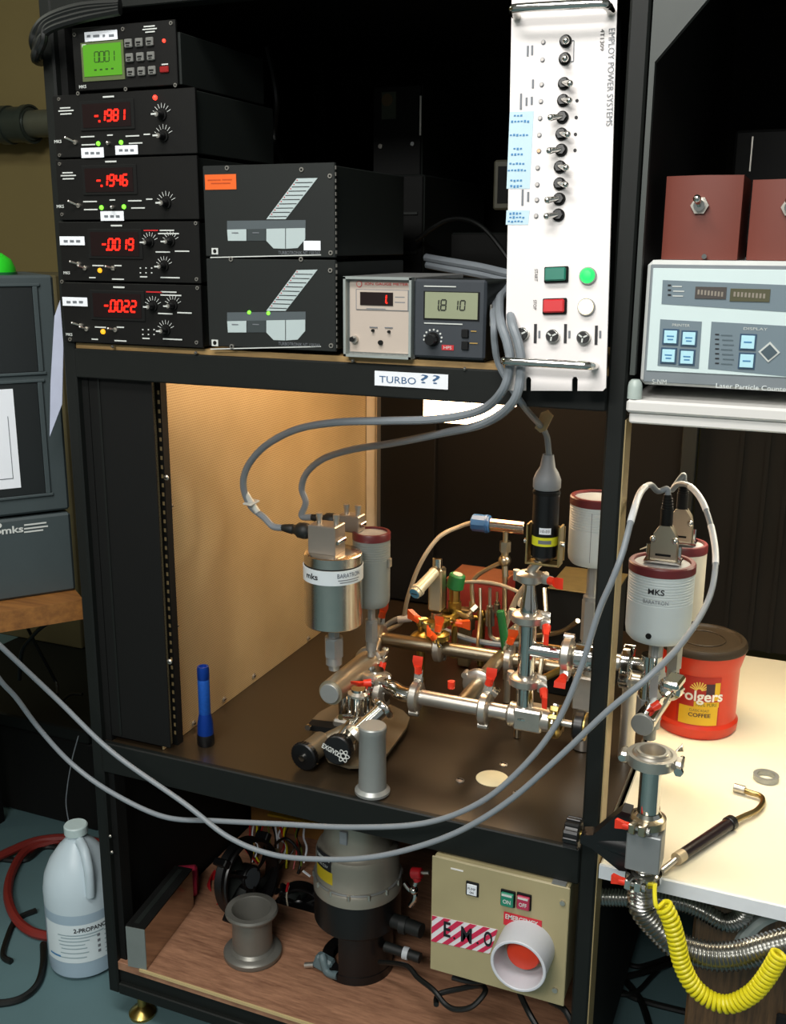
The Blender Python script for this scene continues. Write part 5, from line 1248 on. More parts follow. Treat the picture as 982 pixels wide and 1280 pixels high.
# small stand fittings in front of the red box
st = thing('fitting_row', 'row of small brass and steel tube fittings in front of the red box', 'fitting', tuple(P(600, 800, .5)))
for px, pt, pb, r, m_ in ((588,752,792,.0055,WARM),(612,735,790,.0055,STEEL),(621,740,770,.004,WARM)):
    a, b = P(px, pt, .56), P(px, pb, .56); b.z = max(b.z, .569)
    mb = MB(); mb.cyl(b, a, r*.6, m_, n=14); hexn(mb, b+(a-b)*.15, b+(a-b)*.5, r*1.7, m_); mb.cyl(b+(a-b)*.5, b+(a-b)*.6, r*1.2, m_, n=16); mb.build('fitting', st)
a = P(582, 760, .56); mb = MB(); mb.bx(a.x-.012, a.x+.012, .55, .57, .569, a.z, mat('grey brass block', '#8f8060', .4, .8), .002); mb.build('fitting_block', st)
a = P(602, 768, .57); mb = MB(); mb.cyl((a.x,.57,.569), (a.x,.57,a.z), .007, BRASS); mb.ball((a.x,.57,a.z), .010, BRASS, 12); mb.cyl((a.x-.02,.57,a.z-.008), (a.x+.025,.57,a.z-.012), .005, BRASS); mb.build('fitting', st)
# green handled valve
gh = thing('green_handle_valve', 'angled steel valve with a long green handle left of the riser', 'valve', tuple(P(640, 815, .42)))
a, b = P(625, 763, .42), P(633, 815, .42)
mb = MB(); mb.cyl(a, b, .0072, GREEN, .0085, 18, bev=.002); mb.build('handle', gh)
c0_, c1_ = P(636, 795, .43), P(668, 770, .43); c2_ = P(640, 800, .43)
mb = MB(); mb.cyl(c0_, c1_, .0085, mat('pale satin valve', '#bdb6a4', .35, .8), n=20); hexn(mb, c0_+(c1_-c0_)*.1, c0_+(c1_-c0_)*.35, .012, MATS['pale satin valve']); mb.cyl(c0_+V((0,0,.0)), V((c0_.x, c0_.y, .567)), .006, MATS['pale satin valve']); mb.cyl(c0_, P(630,792,.42), .004, WARM, n=10); mb.build('valve_body', gh)
p = P(655, 757, .40); t_ = thing('bolt_cap', 'cream capped bolt standing left of the riser top', 'bolt', tuple(p)); mb = MB(); mb.cyl((p.x, .40, .567), (p.x, .40, p.z), .006, WARM); mb.lathe((p.x,.40,p.z), Z3, [(.012,0),(.012,.006),(.008,.014),(0,.016)], mat('cream cap', '#d3cdb8', .4), 18); mb.build('body', t_)
p = P(649, 850, .30); t_ = thing('bolt_cap', 'cream capped bolt standing left of the riser foot', 'bolt', tuple(p)); mb = MB(); mb.cyl((p.x, .30, .567), (p.x, .30, p.z), .006, WARM); mb.lathe((p.x,.30,p.z), Z3, [(.012,0),(.012,.006),(.008,.014),(0,.016)], MATS['cream cap'], 18); mb.build('body', t_)

# black cylindrical sensor over the riser
sd = thing('cylindrical_sensor', 'black cylindrical sensor with yellow and black labels and grey cable boot on the riser', 'pressure sensor', (xv, YF, zr2))
s1, s2, s3, s4 = P(679, 700, YF), P(683, 612, YF), P(684, 590, YF), P(686, 568, YF)
ux = (s2-s1).normalized()
mb = MB(); mb.tube([V((xv, YF, zr2-.005)), V((xv+.002, YF, zr2+.012)), s1+ux*.004], .0075, STEEL, 16); mb.cyl(s1, s1+ux*.008, .012, KNOB, .0195, 30); mb.cyl(s1+ux*.008, s2, .0195, KNOB, n=36); mb.ring(s2-ux*.004, ux, .017, .0205, .004, BLKM); mb.build('body', sd)
mb = MB(); rr = [.019,.0205,.0195,.0165,.0115,.009,.0075]; L = (s4-s2).length
mb.lathe(s2, ux, [(0,0),(.0185,.001),(.0205,.004),(.0205,.016),(.0165,.026),(.0115,.034),(.008,L-.0)], mat('grey rubber boot', '#84878a', .55), 30); mb.build('boot', sd)
h_ = lambda py: P(681, py, YF)
av = math.atan2(CAM.y-YF, CAM.x-s1.x)
cA = (h_(665).x, YF)
mb = MB(); mb.patch_cyl(cA, .0199, av-1.4, av+1.4, h_(684).z+.006, h_(673).z+.006, mat('yellow label', '#d8d82a', .5), 20); l1 = mb.build('yellow_label', sd)
mb = MB(); mb.patch_cyl(cA, .0201, av-.5, av+.5, h_(681).z+.006, h_(676.5).z+.006, INKG, 8); mb.build('lettering', l1)
mb = MB(); mb.patch_cyl(cA, .0199, av-.45, av+.45, h_(669).z+.006, h_(661).z+.006, LAB, 12); l2 = mb.build('white_label', sd)
mb = MB(); mb.text_cyl(cA, h_(665).z+.006, .0203, av, '10-03', .004, INKB, .013); mb.build('lettering', l2)
BRK = mat('brass toned bracket', '#b39c6a', .35, .9)
mb = MB()
for sx in (-1, 1):
    q = V((cA[0]+sx*.0245, YF+.0, 0)); mb.bx(q.x-.0015, q.x+.0015, YF-.012, YF+.012, h_(703).z, h_(655).z, BRK, .0005); mb.cyl((q.x+sx*.0015, YF-.002, h_(678).z), (q.x+sx*.006, YF-.002, h_(678).z), .004, CHROME, n=12)
mb.bx(cA[0]-.026, cA[0]+.026, YF-.012, YF+.012, h_(704).z-.001, h_(704).z+.002, BRK, .0005); mb.bx(cA[0]-.026, cA[0]+.026, YF+.020, YF+.0225, h_(703).z, h_(660).z, BRK, .0005); mb.build('bracket', sd)
cs = cable('signal_cable', [s4-ux*.002, P(685,560,.16), P(683,545,.15), P(676,533,.13), P(662,517,.05), P(652,504,-.008), P(640,486,-.012), P(623,455,-.02), P(618,430,-.03), P(617,405,-.03), P(618,382,.03), P(640,350,.12)], .0045, GREYC, 'grey cable dropping from the panel bundle to the black cylindrical sensor with a paper tag')
tg_ = MB(); p = P(678, 532, .13); tg_.prism([P(668,535,.125), P(676,516,.125), P(684,513,.125), P(691,520,.125), P(682,538,.125), P(675,541,.125)], (0, .004, 0), mat('tan paper tag', '#c4a577', .6)); tg_.build('paper_tag', cs)

# ------------------------------------------------------------------ right foreground: gate valve stack, hoses, coil, probe
yv = -.05
av_ = thing('angle_valve', 'steel block valve with black actuator and knob hanging in front of the white bench', 'valve', tuple(P(806, 1110, yv)))
def pv(px, py): return P(px, py, yv)
xq = pv(807, 1050).x
zt_, zb1, zb2, zb3, zb4 = pv(813,942).z, pv(810,1024).z, pv(806,1034).z, pv(806,1080).z, pv(806,1112).z
mb = MB(); mb.cyl((xq, yv, zb1-.004), (xq, yv, zt_-.014), .0138, CHROME, n=32); mb.lathe((xq, yv, zb1), Z3, [(.0138,.0),(.021,.0),(.021,.004),(.0145,.012)], CHROME, 30); mb.build('inlet_tube', av_)
mb = MB(); mb.lathe((xq, yv, zt_), Z3, [(.0138,-.016),(.024,-.015),(.027,-.006),(.027,.0),(.023,.003),(.016,.003),(.0145,-.004),(.0142,-.012)], STEEL, 40); 
mb.build('top_flange', av_)
mb = MB(); mb.lathe((xq, yv, zt_), Z3, [(.0142,-.012),(0,-.012)], mat('tan dust cap', '#a9946a', .45, .4), 30); mb.lathe((xq, yv, zt_), Z3, [(.020,.003),(.0205,.006),(.0165,.006),(.016,.003)], STEEL, 36); mb.build('centring_ring', av_)
mb = MB()
mb.ring((xq, yv, zt_-.006), Z3, .0255, .031, .014, STEEL, 40)
for sx, sz in ((-1, 0), (1, 0)):
    mb.box((xq+sx*.034, yv-.004, zt_-.006), (.012, .022, .014), STEEL, None, .003)
mb.cyl((xq+.036, yv-.02, zt_-.006), (xq+.036, yv+.016, zt_-.006), .0035, CHROME, n=10); mb.cyl((xq-.036, yv-.016, zt_-.006), (xq-.036, yv+.012, zt_-.006), .0045, CHROME, n=12)
mb.prism([(xq+.026, yv+.018, zt_), (xq+.034, yv+.018, zt_+.012), (xq+.036, yv+.018, zt_+.002)], (0,.004,0), CHROME); mb.cyl((xq+.036, yv-.026, zt_-.006), (xq+.036, yv-.02, zt_-.006), .006, CHROME, n=6)
mb.build('top_clamp', av_)
clamp(av_, (xq, yv, zb1-.001), Z3, (-.3, -1, 0), (-1, .1, 0), .0175, MATS['warm stainless'], REDP, .0138, s=.72)
BLKV = mat('satin aluminium block', '#85898a', .4, .35, noise=.06)
mb = MB(); mb.box((xq, yv, (zb2+zb3)/2), (.044, .044, zb2-zb3), BLKV, None, .0015); mb.box((xq, yv, zb2+.004), (.034, .034, .010), BLKV, None, .001); mb.build('block', av_)
mb = MB(); mb.cyl((xq, yv, zb4), (xq, yv, zb3), .0138, CHROME, n=28); mb.build('outlet_tube', av_)
clamp(av_, (xq, yv, pv(806,1094).z), Z3, (-.3, -1, 0), (-1, .1, 0), .0175, CHROME, REDP, .0138, s=.72)
xa0, xa1, xa2, xa3 = pv(787,1050).x, pv(742,1046).x, pv(727,1044).x, pv(706,1042).x
zk = pv(720,1043).z
mb = MB()
A = [(xa0+.003, yv-.019, zb2-.002), (xa0+.003, yv+.019, zb2-.002), (xa0+.003, yv+.019, zb3+.000), (xa0+.003, yv-.019, zb3+.000)]
ztop_, zbot_ = pv(786,1012).z, pv(786,1085).z
p1 = [(xa0, yv-.010, ztop_), (xa0-.012, yv-.010, ztop_+.001), (xa1, yv-.010, zk+.010), (xa2, yv-.010, zk+.006), (xa2, yv-.010, zk-.006), (xa1, yv-.010, zk-.010), (xa0-.01, yv-.010, zbot_-.001), (xa0, yv-.010, zbot_)]
mb.prism(p1, (0, .024, 0), KNOB); mb.cyl((xa2, yv+.0, zk), (xa0, yv+.0, zk), .007, KNOB, .016, 20); mb.build('actuator', av_)
mb = MB(); mb.cyl((xa2+.01, yv+.002, zk), (xa2-.004, yv+.002, zk), .006, BRASS, n=14)
kc0, kc1 = V((xa2-.002, yv+.002, zk)), V((xa3, yv+.002, zk)); kr = .0215
mb.cyl(kc0, kc1, kr*.9, KNOB, n=32, bev=.002)
for i in range(12):
    a = 2*PI*i/12; q = (kc0+kc1)/2 + V((0, math.cos(a), math.sin(a)))*kr*.92; mb.box(q, ((kc0-kc1).length*.96, .004, .006), KNOB, (X3, V((0, math.cos(a), math.sin(a))), V((0, -math.sin(a), math.cos(a)))), .001)
mb.build('fluted_knob', av_)
def bellows(name, pts, r, label, pitch=.0056, m=None, step=6):
    s_ = spline(pts, 40); out = [s_[0]]; acc = 0; d = pitch/step
    for a, b in zip(s_, s_[1:]):
        L = (b-a).length; t = d-acc
        while t <= L and L > 0: out.append(a+(b-a)*(t/L)); t += d
        acc = L-(t-d)
    rr = [r*(1 - .16*(.5-.5*math.cos(2*PI*i/step))) for i in range(len(out))]
    mb = MB(); mb.tube(out, rr, m or mat('corrugated steel', '#a8a8a4', .25, 1, noise=.05), 22); 
    return solo(mb, name, label, 'hose')
bellows('bellows_hose', [(xq, yv, zb4+.006), (xq, yv, zb4-.008), (xq+.004, yv, zb4-.03), P(826,1163,yv), P(850,1184,yv), P(888,1195,yv), P(925,1194,yv), P(960,1185,yv), P(1010,1172,yv)], .0195, 'thick corrugated steel hose bending under the block valve, lower of the two')
bellows('bellows_hose', [P(742,1121,.06), P(775,1122,.06), P(810,1124,.06), P(850,1128,.06), P(880,1140,.06), P(905,1153,.06), P(925,1148,.06), P(934,1130,.06), P(935,1112,.06)], .0135, 'thinner corrugated steel hose running behind under the bench edge', .0048)
t_ = thing('red_valve_lever', 'dark red handle under the bench edge at far right', 'handle', tuple(P(955, 1125, .06)))
mb = MB(); a, b = P(943, 1120, .06), P(985, 1130, .06); mb.cyl(a, b, .007, REDK, .010, 14, bev=.001); mb.cyl(a-V((.02,0,-.004)), a, .004, STEEL, n=10); mb.build('grip', t_)
cable('grey_hose', [P(925,1180,.08), P(935,1165,.08), P(955,1148,.08), P(990,1135,.08)], .010, mat('pale grey hose', '#8f9794', .5), 'pale grey hose curving behind the thick corrugated hose at far right')
# yellow coiled hose
yy = -.085
axis = [P(829,1132,yy), P(838,1150,yy), P(845,1175,yy), P(852,1205,yy), P(866,1232,yy), P(888,1250,yy), P(912,1255,yy), P(938,1243,yy), P(957,1222,yy), P(975,1192,yy)]
s_ = spline(axis, 30); L = [0]
for a, b in zip(s_, s_[1:]): L.append(L[-1]+(b-a).length)
tot = L[-1]; pitch = .0066; rc = .0095; n = int(tot/pitch*12); pts = []; j = 0
nx = V((0,1,0))
for i in range(n+1):
    d = tot*i/n
    while j < len(L)-2 and L[j+1] < d: j += 1
    f = (d-L[j])/max(L[j+1]-L[j], 1e-9); p = s_[j].lerp(s_[j+1], f); tg2 = (s_[j+1]-s_[j]).normalized()
    nx = (nx - tg2*nx.dot(tg2)).normalized(); ny = tg2.cross(nx); a = 2*PI*d/pitch
    pts.append(p + nx*(rc*math.cos(a)) + ny*(rc*math.sin(a)))
lead = spline([Q(826,1068,.574), P(823,1082,.0), P(819,1100,-.055), P(818,1120,-.08), P(821,1134,yy-.004), pts[0]], 8)
mb = MB(); mb.tube(lead[:-1] + pts, .0029, YEL, 8); solo(mb, 'coiled_hose', 'yellow coiled plastic hose hanging from the bench probe in a low loop', 'hose')
# probe on the bench
ZB = .5495
pb = thing('leak_probe', 'spray probe with a black handle and bent brass tube lying on the white bench', 'tool', tuple(Q(880, 1045, ZB)))
h0, h1 = Q(852, 1069, ZB+.011), Q(915, 1027, ZB+.011); hd_ = (h1-h0).normalized()
mb = MB(); mb.cyl(h0, h1, .0085, mat('dark maroon black grip', '#1c1012', .3), .0092, 24, bev=.001); mb.cyl(h1-hd_*.012, h1, .0108, KNOB, n=24, bev=.001); mb.build('grip', pb)
mb = MB(); mb.cyl(h0-hd_*.014, h0+hd_*.002, .0088, mat('cream collar', '#c9b99a', .4, .3), n=20); mb.cyl(h0-hd_*.05+V((0,0,-.004)), h0-hd_*.012, .0045, STEEL, n=14); mb.build('collar', pb)
mb = MB(); mb.tube(spline([h1, Q(930,1020,ZB+.010), Q(945,1013,ZB+.009), Q(953,1003,ZB+.008), Q(950,995,ZB+.008), Q(935,990,ZB+.008), Q(925,986,ZB+.008)], 8), .0042, mat('brass tinted tube', '#a48f62', .3, 1), 14); mb.build('bent_tube', pb)
a, b = Q(931,988,ZB+.008), Q(917,984,ZB+.008); mb = MB(); mb.cyl(a, b, .0068, STEEL, n=20, bev=.0005); mb.build('nozzle', pb)
rg_ = thing('centring_ring', 'small steel centring ring lying on the white bench by the right edge', 'ring', tuple(Q(957, 972, ZB)))
mb = MB(); mb.ring(Q(957, 971, ZB+.005), Z3, .0135, .020, .008, DULL, 32); mb.build('ring', rg_)
# cables on the floor at the right
for i, (pp_, r, lb) in enumerate((
    ([(742,1180),(760,1200),(778,1222),(800,1250),(812,1285)], .007, 'black cable running down the teal floor, leftmost of the tangle by the right post'),
    ([(770,1165),(772,1195),(768,1225),(765,1250),(757,1290)], .006, 'black cable lying nearly straight toward the camera in the floor tangle'),
    ([(745,1222),(775,1222),(815,1212),(840,1203),(862,1190)], .006, 'black cable crossing the floor tangle from side to side, upper one'),
    ([(735,1228),(765,1235),(800,1250),(845,1262),(880,1270)], .006, 'black cable sloping across the floor toward the wooden pedestal'),
    ([(835,1200),(815,1220),(795,1240),(770,1242),(745,1232)], .005, 'black cable bending back round in the floor tangle'),
    ([(782,1160),(776,1180),(780,1200),(800,1208),(838,1196)], .005, 'black cable curled behind the others under the bench'))):
    cable('floor_cable', [Q(a, b, r+.006*(i % 3)) for a, b in pp_], r, BLKC, lb, group='black floor cables')
cable('floor_cable', [P(745,1230,.10), P(748,1200,.12), P(752,1170,.15), P(756,1140,.2)], .004, mat('brown cable', '#4a2a1a', .5), 'thin brown cable rising beside the right post')
t_ = thing('green_lamp_block', 'small dark block with a green and a white lamp beside the right post', 'switch', tuple(P(745, 1095, .1)))
mb = MB(); a = P(746, 1098, .10); mb.bx(a.x-.012, a.x+.014, .10, .13, a.z-.03, a.z+.03, BLKM, .002); mb.build('body', t_)
mb = MB(); mb.ball(P(744,1097,.099), .004, mat('green lamp glow', '#3fae6a', emit=.5), 10); mb.build('green_lamp', t_); mb = MB(); mb.ball(P(749.5,1097,.099), .0042, mat('white lamp glow', '#dfe8ee', emit=.9), 10); mb.build('white_lamp', t_)

# ------------------------------------------------------------------ bottom compartment
ZS = .1292
ps = thing('power_supply', 'flat polished metal supply box standing on edge at the left of the bottom shelf', 'box', (.065, .02, ZS))
a = math.radians(7.0); dx_ = V((math.cos(a), math.sin(a), 0)); dy_ = V((-math.sin(a), math.cos(a), 0))
o = V((.0835, .006, ZS)); w_, l_, h_b = .037, .19, .083
cc_ = o - dx_*(w_/2) + dy_*(l_/2) + V((0,0,h_b/2))
mb = MB(); mb.box(cc_, (w_, l_, h_b), mat('polished sheet steel', '#b3aba0', .16, 1, noise=.08), (dx_, dy_, Z3), .001); mb.build('case', ps)
mb = MB(); mb.box(cc_ - dy_*(l_/2+.0006), (w_, .0012, h_b-.001), mat('satin grey plate', '#7f8784', .5, .3), (dx_, dy_, Z3)); mb.build('front_plate', ps)
mb = MB(); mb.box(cc_ + V((0,0,h_b/2+.001)), (w_, l_, .002), BLKM, (dx_, dy_, Z3)); mb.box(cc_ + V((0,0,h_b/2+.0022)) - dx_*.002, (.010, l_*.9, .001), GUN, (dx_, dy_, Z3)); mb.build('top_cover', ps)
wr = thing('red_wiring', 'loose red wires with a white connector on the bottom shelf behind the supply box', 'wire', tuple(P(262, 1130, .24)))
mb = MB()
for k in range(6): mb.tube(spline([P(268+k*1.5, 1088+k, .30), P(262-k, 1100+k*2, .27), P(264-k, 1116+k, .25), P(274, 1130+k, .24), P(282, 1120, .24)], 6), .0018, REDK, 6)
mb.tube(spline([P(250,1134,.22), P(260,1137,.22), P(272,1130,.22)], 5), .0018, REDK, 6); mb.build('wires', wr)
mb = MB(); p = P(250, 1133, .22); mb.box(p, (.012, .010, .008), LAB, basis((.3,.5,1)), .001); mb.build('connector', wr)
wr2 = thing('wire_roll', 'crimson cloth roll leaning behind the metal supply box', 'roll', tuple(P(230, 1090, .21)))
mb = MB(); a = P(240, 1090, .24); mb.cyl((a.x-.02, .215, ZS+.03), (a.x+.015, .235, ZS+.03), .03, mat('crimson cloth', '#a81f3e', .7), n=28, bev=.004); mb.build('roll', wr2)

sp = thing('steel_spool', 'dull steel flanged spool standing on the bottom shelf', 'spool', tuple(P(316, 1192, .125)))
so = Q(316, 1192, ZS); ht = P(318, 1136, so.y).z - ZS
SPM = mat('dull grey spool steel', '#7d7c75', .38, .5, noise=.12)
mb = MB(); mb.lathe(so, Z3, [(0,0),(.051,0),(.053,.003),(.053,.010),(.050,.013),(.041,.015),(.0365,.020),(.036,ht*.5),(.0365,ht-.014),(.041,ht-.010),(.047,ht-.008),(.048,ht-.004),(.046,ht),(.036,ht),(.0345,ht-.003),(.0335,.014),(0,.014)], SPM, 48); mb.build('body', sp)
def fan(name, label, c, ax, R, depth, hubm, par_wires=True):
    t = thing(name, label, 'fan', tuple(c)); c = V(c); ax = V(ax).normalized(); x, y, z = basis(ax)
    mb = MB(); mb.lathe(c, ax, [(R*.93,-depth/2),(R,-depth/2),(R*1.03,-depth*.4),(R*.97,0),(R*1.03,depth*.4),(R,depth/2),(R*.93,depth/2),(R*.92,0),(R*.93,-depth/2)], KNOB, 44)
    for k in range(4):
        a = PI/4 + k*PI/2; q = c + (x*math.cos(a)+y*math.sin(a))*R*1.1; mb.box(q, (R*.24, R*.2, depth), KNOB, (x*math.cos(a)+y*math.sin(a), -x*math.sin(a)+y*math.cos(a), z), .002)
    mb.build('frame', t)
    mb = MB()
    for k in range(3):
        a = k*2*PI/3 + .5; d = x*math.cos(a)+y*math.sin(a); mb.box(c + d*R*.6 + ax*depth*.42, (R*.75, .005, .003), KNOB, (d, z.cross(d), z))
    mb.build('strut', t)
    hub = MB(); hub.cyl(c - ax*depth*.4, c + ax*depth*.44, R*.34, KNOB, n=32, bev=.002); hub.cyl(c + ax*depth*.44, c + ax*(depth*.44+.0008), R*.27, hubm, n=28); h = hub.build('hub', t)
    bl = MB()
    for k in range(7):
        a0 = k*2*PI/7; V_ = []; 
        for i in range(5):
            for j_ in range(5):
                r_ = R*(.34 + .54*i/4); aa = a0 + (j_/4-.5)*.72 + i*.10; hh = (j_/4-.5)*depth*.62
                V_.append(c + (x*math.cos(aa)+y*math.sin(aa))*r_ + ax*hh)
        bl.add(V_, [(i*5+j_, i*5+j_+1, (i+1)*5+j_+1, (i+1)*5+j_) for i in range(4) for j_ in range(4)], GUN)
        bl.add([v - ax*.0015 for v in V_], [(i*5+j_, (i+1)*5+j_, (i+1)*5+j_+1, i*5+j_+1) for i in range(4) for j_ in range(4)], GUN)
    bl.build('blades', h)
    return t
fc = P(309, 1096, .245)
fax = V((.95, -.22, .16)).normalized()
f1 = fan('cooling_fan', 'black axial fan with red wires leaning above the steel spool', fc, fax, .074, .032, mat('dark fan label', '#3a4044', .5))
x_, y_, z_ = basis(fax)
mb = MB()
for k in range(4): mb.tube(spline([fc - x_*.045 - y_*.012 + fax*.018, fc - x_*.034 - y_*(.026+.003*k) + fax*.024, fc - x_*.008 - y_*(.038+.003*k) + fax*.020], 6), .0013, REDK, 6)
mb.build('wires', f1)
mb = MB(); mb.bx(fc.x-.018, fc.x+.018, fc.y-.03, fc.y+.04, ZS, max(fc.z-.055, ZS+.012), KNOB, .002); mb.build('foot', f1)
f2c = P(374, 1128, .30)
f2 = fan('cooling_fan', 'black axial fan seen edge on in shadow left of the pump', f2c, V((.35, -.85, -.1)), .042, .028, mat('dark fan label', '#3a4044', .5))
mb = MB(); mb.bx(f2c.x-.02, f2c.x+.03, f2c.y-.01, f2c.y+.02, ZS, f2c.z-.038, KNOB, .002); mb.build('foot', f2)
mb = MB(); mb.tube(spline([P(361,1107,.27), P(358,1120,.27), P(360,1135,.27), P(362,1150,.27)], 6), .0016, mat('pale wire', '#b9b19e', .5), 6); mb.build('wire', f2)
mb = MB(); mb.cyl(P(360,1104,.268), P(358,1114,.268), .0026, REDK, n=8); mb.build('red_sleeve', f2)
mb = MB(); mb.box(P(383,1092,.268), (.018, .002, .004), LAB, basis((0,-1,0), (.5,0,1))); mb.build('cable_tie', f2)
# wire bundle with pale terminals above the fans
wb = thing('wire_bundle', 'tangle of coloured wires and pale terminals above the leaning fan', 'wire', tuple(P(335, 1045, .4)))
mb = MB()
cols = [REDK, LAB, YEL, BLKC, REDK, mat('green wire', '#6a7a2a', .5), BLKC, LAB]
for k in range(16):
    x0 = 312+k*4.6; mb.tube(spline([P(x0, 1030+random.uniform(-2,4), .46), P(x0+random.uniform(-6,6), 1046, .43), P(x0+random.uniform(-10,6), 1060, .40), P(x0+random.uniform(-14,10), 1078+random.uniform(0,10), .37)], 6), random.uniform(.0014,.0024), cols[k % 8], 6)
mb.tube(spline([P(345,1054,.40), P(356,1048,.38), P(368,1056,.38), P(376,1074,.38), P(372,1092,.37)], 6), .003, BLKC, 8); mb.build('wires', wb)
mb = MB()
for px, py in ((345,1066),(345,1078),(337,1084)): mb.cyl(P(px,py-4,.36), P(px,py+4,.36), .0055, mat('pale terminal', '#b9b08c', .5), n=10)
mb.build('terminal', wb)
# board behind
bd = thing('plywood_board', 'brown board with a yellow strip standing behind the fans', 'board', tuple(P(360, 1120, .5)))
a, b = P(313, 1006, .5), P(412, 1006, .5)
mb = MB(); mb.bx(a.x, b.x+.03, .50, .515, ZS, .508, wood('brown hardboard', '#7a5524', '#94692f', 6), .001); mb.build('panel', bd)
mb = MB(); s0_, s1_ = P(336, 1017, .49), P(406, 1031, .49); mb.box((s0_+s1_)/2, ((s1_-s0_).length, .012, .005), mat('mustard strip', '#b9971e', .5), ((s1_-s0_).normalized(), Y3, (s1_-s0_).normalized().cross(Y3))); mb.build('strip', bd)
mb = MB(); mb.box(P(385, 1062, .497), (.05, .002, .05), mat('dim paper print', '#7a5c3e', .7), None); mb.build('paper_label', bd)
# turbo pump
tp_ = thing('turbo_pump', 'silver and black turbomolecular pump hanging under the worktop', 'pump', (.45, .19, ZS))
po = V((Q(447, 1205, ZS).x, .175, ZS)); po.x = P(447, 1140, .175).x
zf = lambda py, yo=-.078: P(447, py, .175+yo).z
TPM = mat('pump grey metal', '#a09b8e', .36, .5, noise=.08)
R1 = .0765
mb = MB(); z_a, z_b, z_c, z_d = zf(1141), zf(1127), zf(1078, -.06), zf(1046, -.05)
mb.lathe((po.x, po.y, 0), Z3, [(0,z_a),(R1+.002,z_a),(R1+.002,z_b-.004),(R1,z_b),(R1-.002,z_b+.003),(R1-.003,z_c-.012),(R1-.006,z_c-.004),(R1-.013,z_c),(R1-.015,z_c+.004),(.056,z_d),(.056,.540),(.060,.541),(.060,.5445),(0,.5445)], TPM, 64)
for k in range(14):
    a = 2*PI*k/14; q = V((po.x+(R1+.0005)*math.cos(a), po.y+(R1+.0005)*math.sin(a), z_b-.001)); mb.cyl(q-V((0,0,.004)), q+V((0,0,.006)), .0035, STEEL, n=8)
mb.build('housing', tp_)
mb = MB(); mb.torus((po.x, po.y, z_b+.003), Z3, R1, .0022, DULL, 64, 8); mb.build('rim', tp_)
z_e = zf(1182)
mb = MB(); mb.lathe((po.x, po.y, 0), Z3, [(0,z_a),(R1+.001,z_a),(R1+.001,z_e+.004),(R1-.002,z_e),(0,z_e)], KNOB, 64); mb.build('black_collar', tp_)
# pedestal with a side opening
R2 = .064; a0_, a1_ = math.radians(-78), math.radians(195)
mb = MB(); co = []
N_ = 40
aa = [math.radians(-98) + (math.radians(150))*i/N_ for i in range(N_+1)]
for r_ in (R2, R2-.006):
    for zc in (ZS, z_e+.001):
        co += [(po.x+r_*math.cos(a), po.y+r_*math.sin(a), zc) for a in aa]
n_ = N_+1; fs = []
for i in range(N_):
    fs += [(i, i+1, n_+i+1, n_+i), (2*n_+i+1, 2*n_+i, 3*n_+i, 3*n_+i+1)]
fs += [(0, n_, 3*n_, 2*n_), (N_, 2*n_+N_, 3*n_+N_, n_+N_)]
mb.add(co, fs, KNOB); mb.lathe((po.x, po.y, ZS), Z3, [(R2-.02,0),(R2+.001,0),(R2+.001,.016),(R2-.02,.016)], KNOB, 56); mb.build('pedestal', tp_)
ap = math.atan2(CAM.y-po.y, CAM.x-po.x)
mb = MB(); zl0, zl1 = zf(1118), zf(1082); mb.patch_cyl(po, R1-.0022, ap-1.25, ap-.62, zl0, zl0+(zl1-zl0)*.42, mat('pump label yellow', '#c9b018', .5), 12); mb.patch_cyl(po, R1-.0024, ap-1.25, ap-.66, zl0+(zl1-zl0)*.42, zl1, INKB, 12); lbp = mb.build('warning_label', tp_)
mb = MB(); mb.text_cyl(po, zl0+(zl1-zl0)*.82, R1-.0014, ap-.95, 'TURBOVAC', .0065, INK, .038); mb.text_cyl(po, zl0+(zl1-zl0)*.58, R1-.0014, ap-.92, '150 CSV', .0055, INK, .026); mb.build('lettering', lbp)
mb = MB(); q = V((po.x, po.y, 0)) + V((math.cos(ap-.42), math.sin(ap-.42), 0))*.057; q.z = zf(1048, -.05); mb.box(q, (.014, .008, .024), mat('grey flange clip', '#8c9297', .45), basis((math.cos(ap-.42), math.sin(ap-.42), 0))[0:1] + (V((math.cos(ap-.42), math.sin(ap-.42), 0)), Z3), .001); mb.build('flange_clip', tp_)
# foot clamp at the left
fcx = P(404, 1198, .14)
mb = MB(); mb.box(V((fcx.x+.006, .13, fcx.z)), (.034, .022, .026), mat('grey painted clamp', '#56686c', .5), basis((.3,.2,1)), .004); mb.cyl(V((fcx.x-.012, .125, fcx.z-.006)), V((fcx.x-.028, .122, fcx.z-.010)), .005, STEEL, n=12); mb.tube(spline([V((fcx.x+.004,.13,fcx.z-.008)), V((fcx.x+.006,.125,ZS+.03)), V((fcx.x+.018,.118,ZS+.010)), V((fcx.x+.04,.115,ZS+.010))], 6), .0075, MATS['grey painted clamp'], 12); mb.build('foot_clamp', tp_)
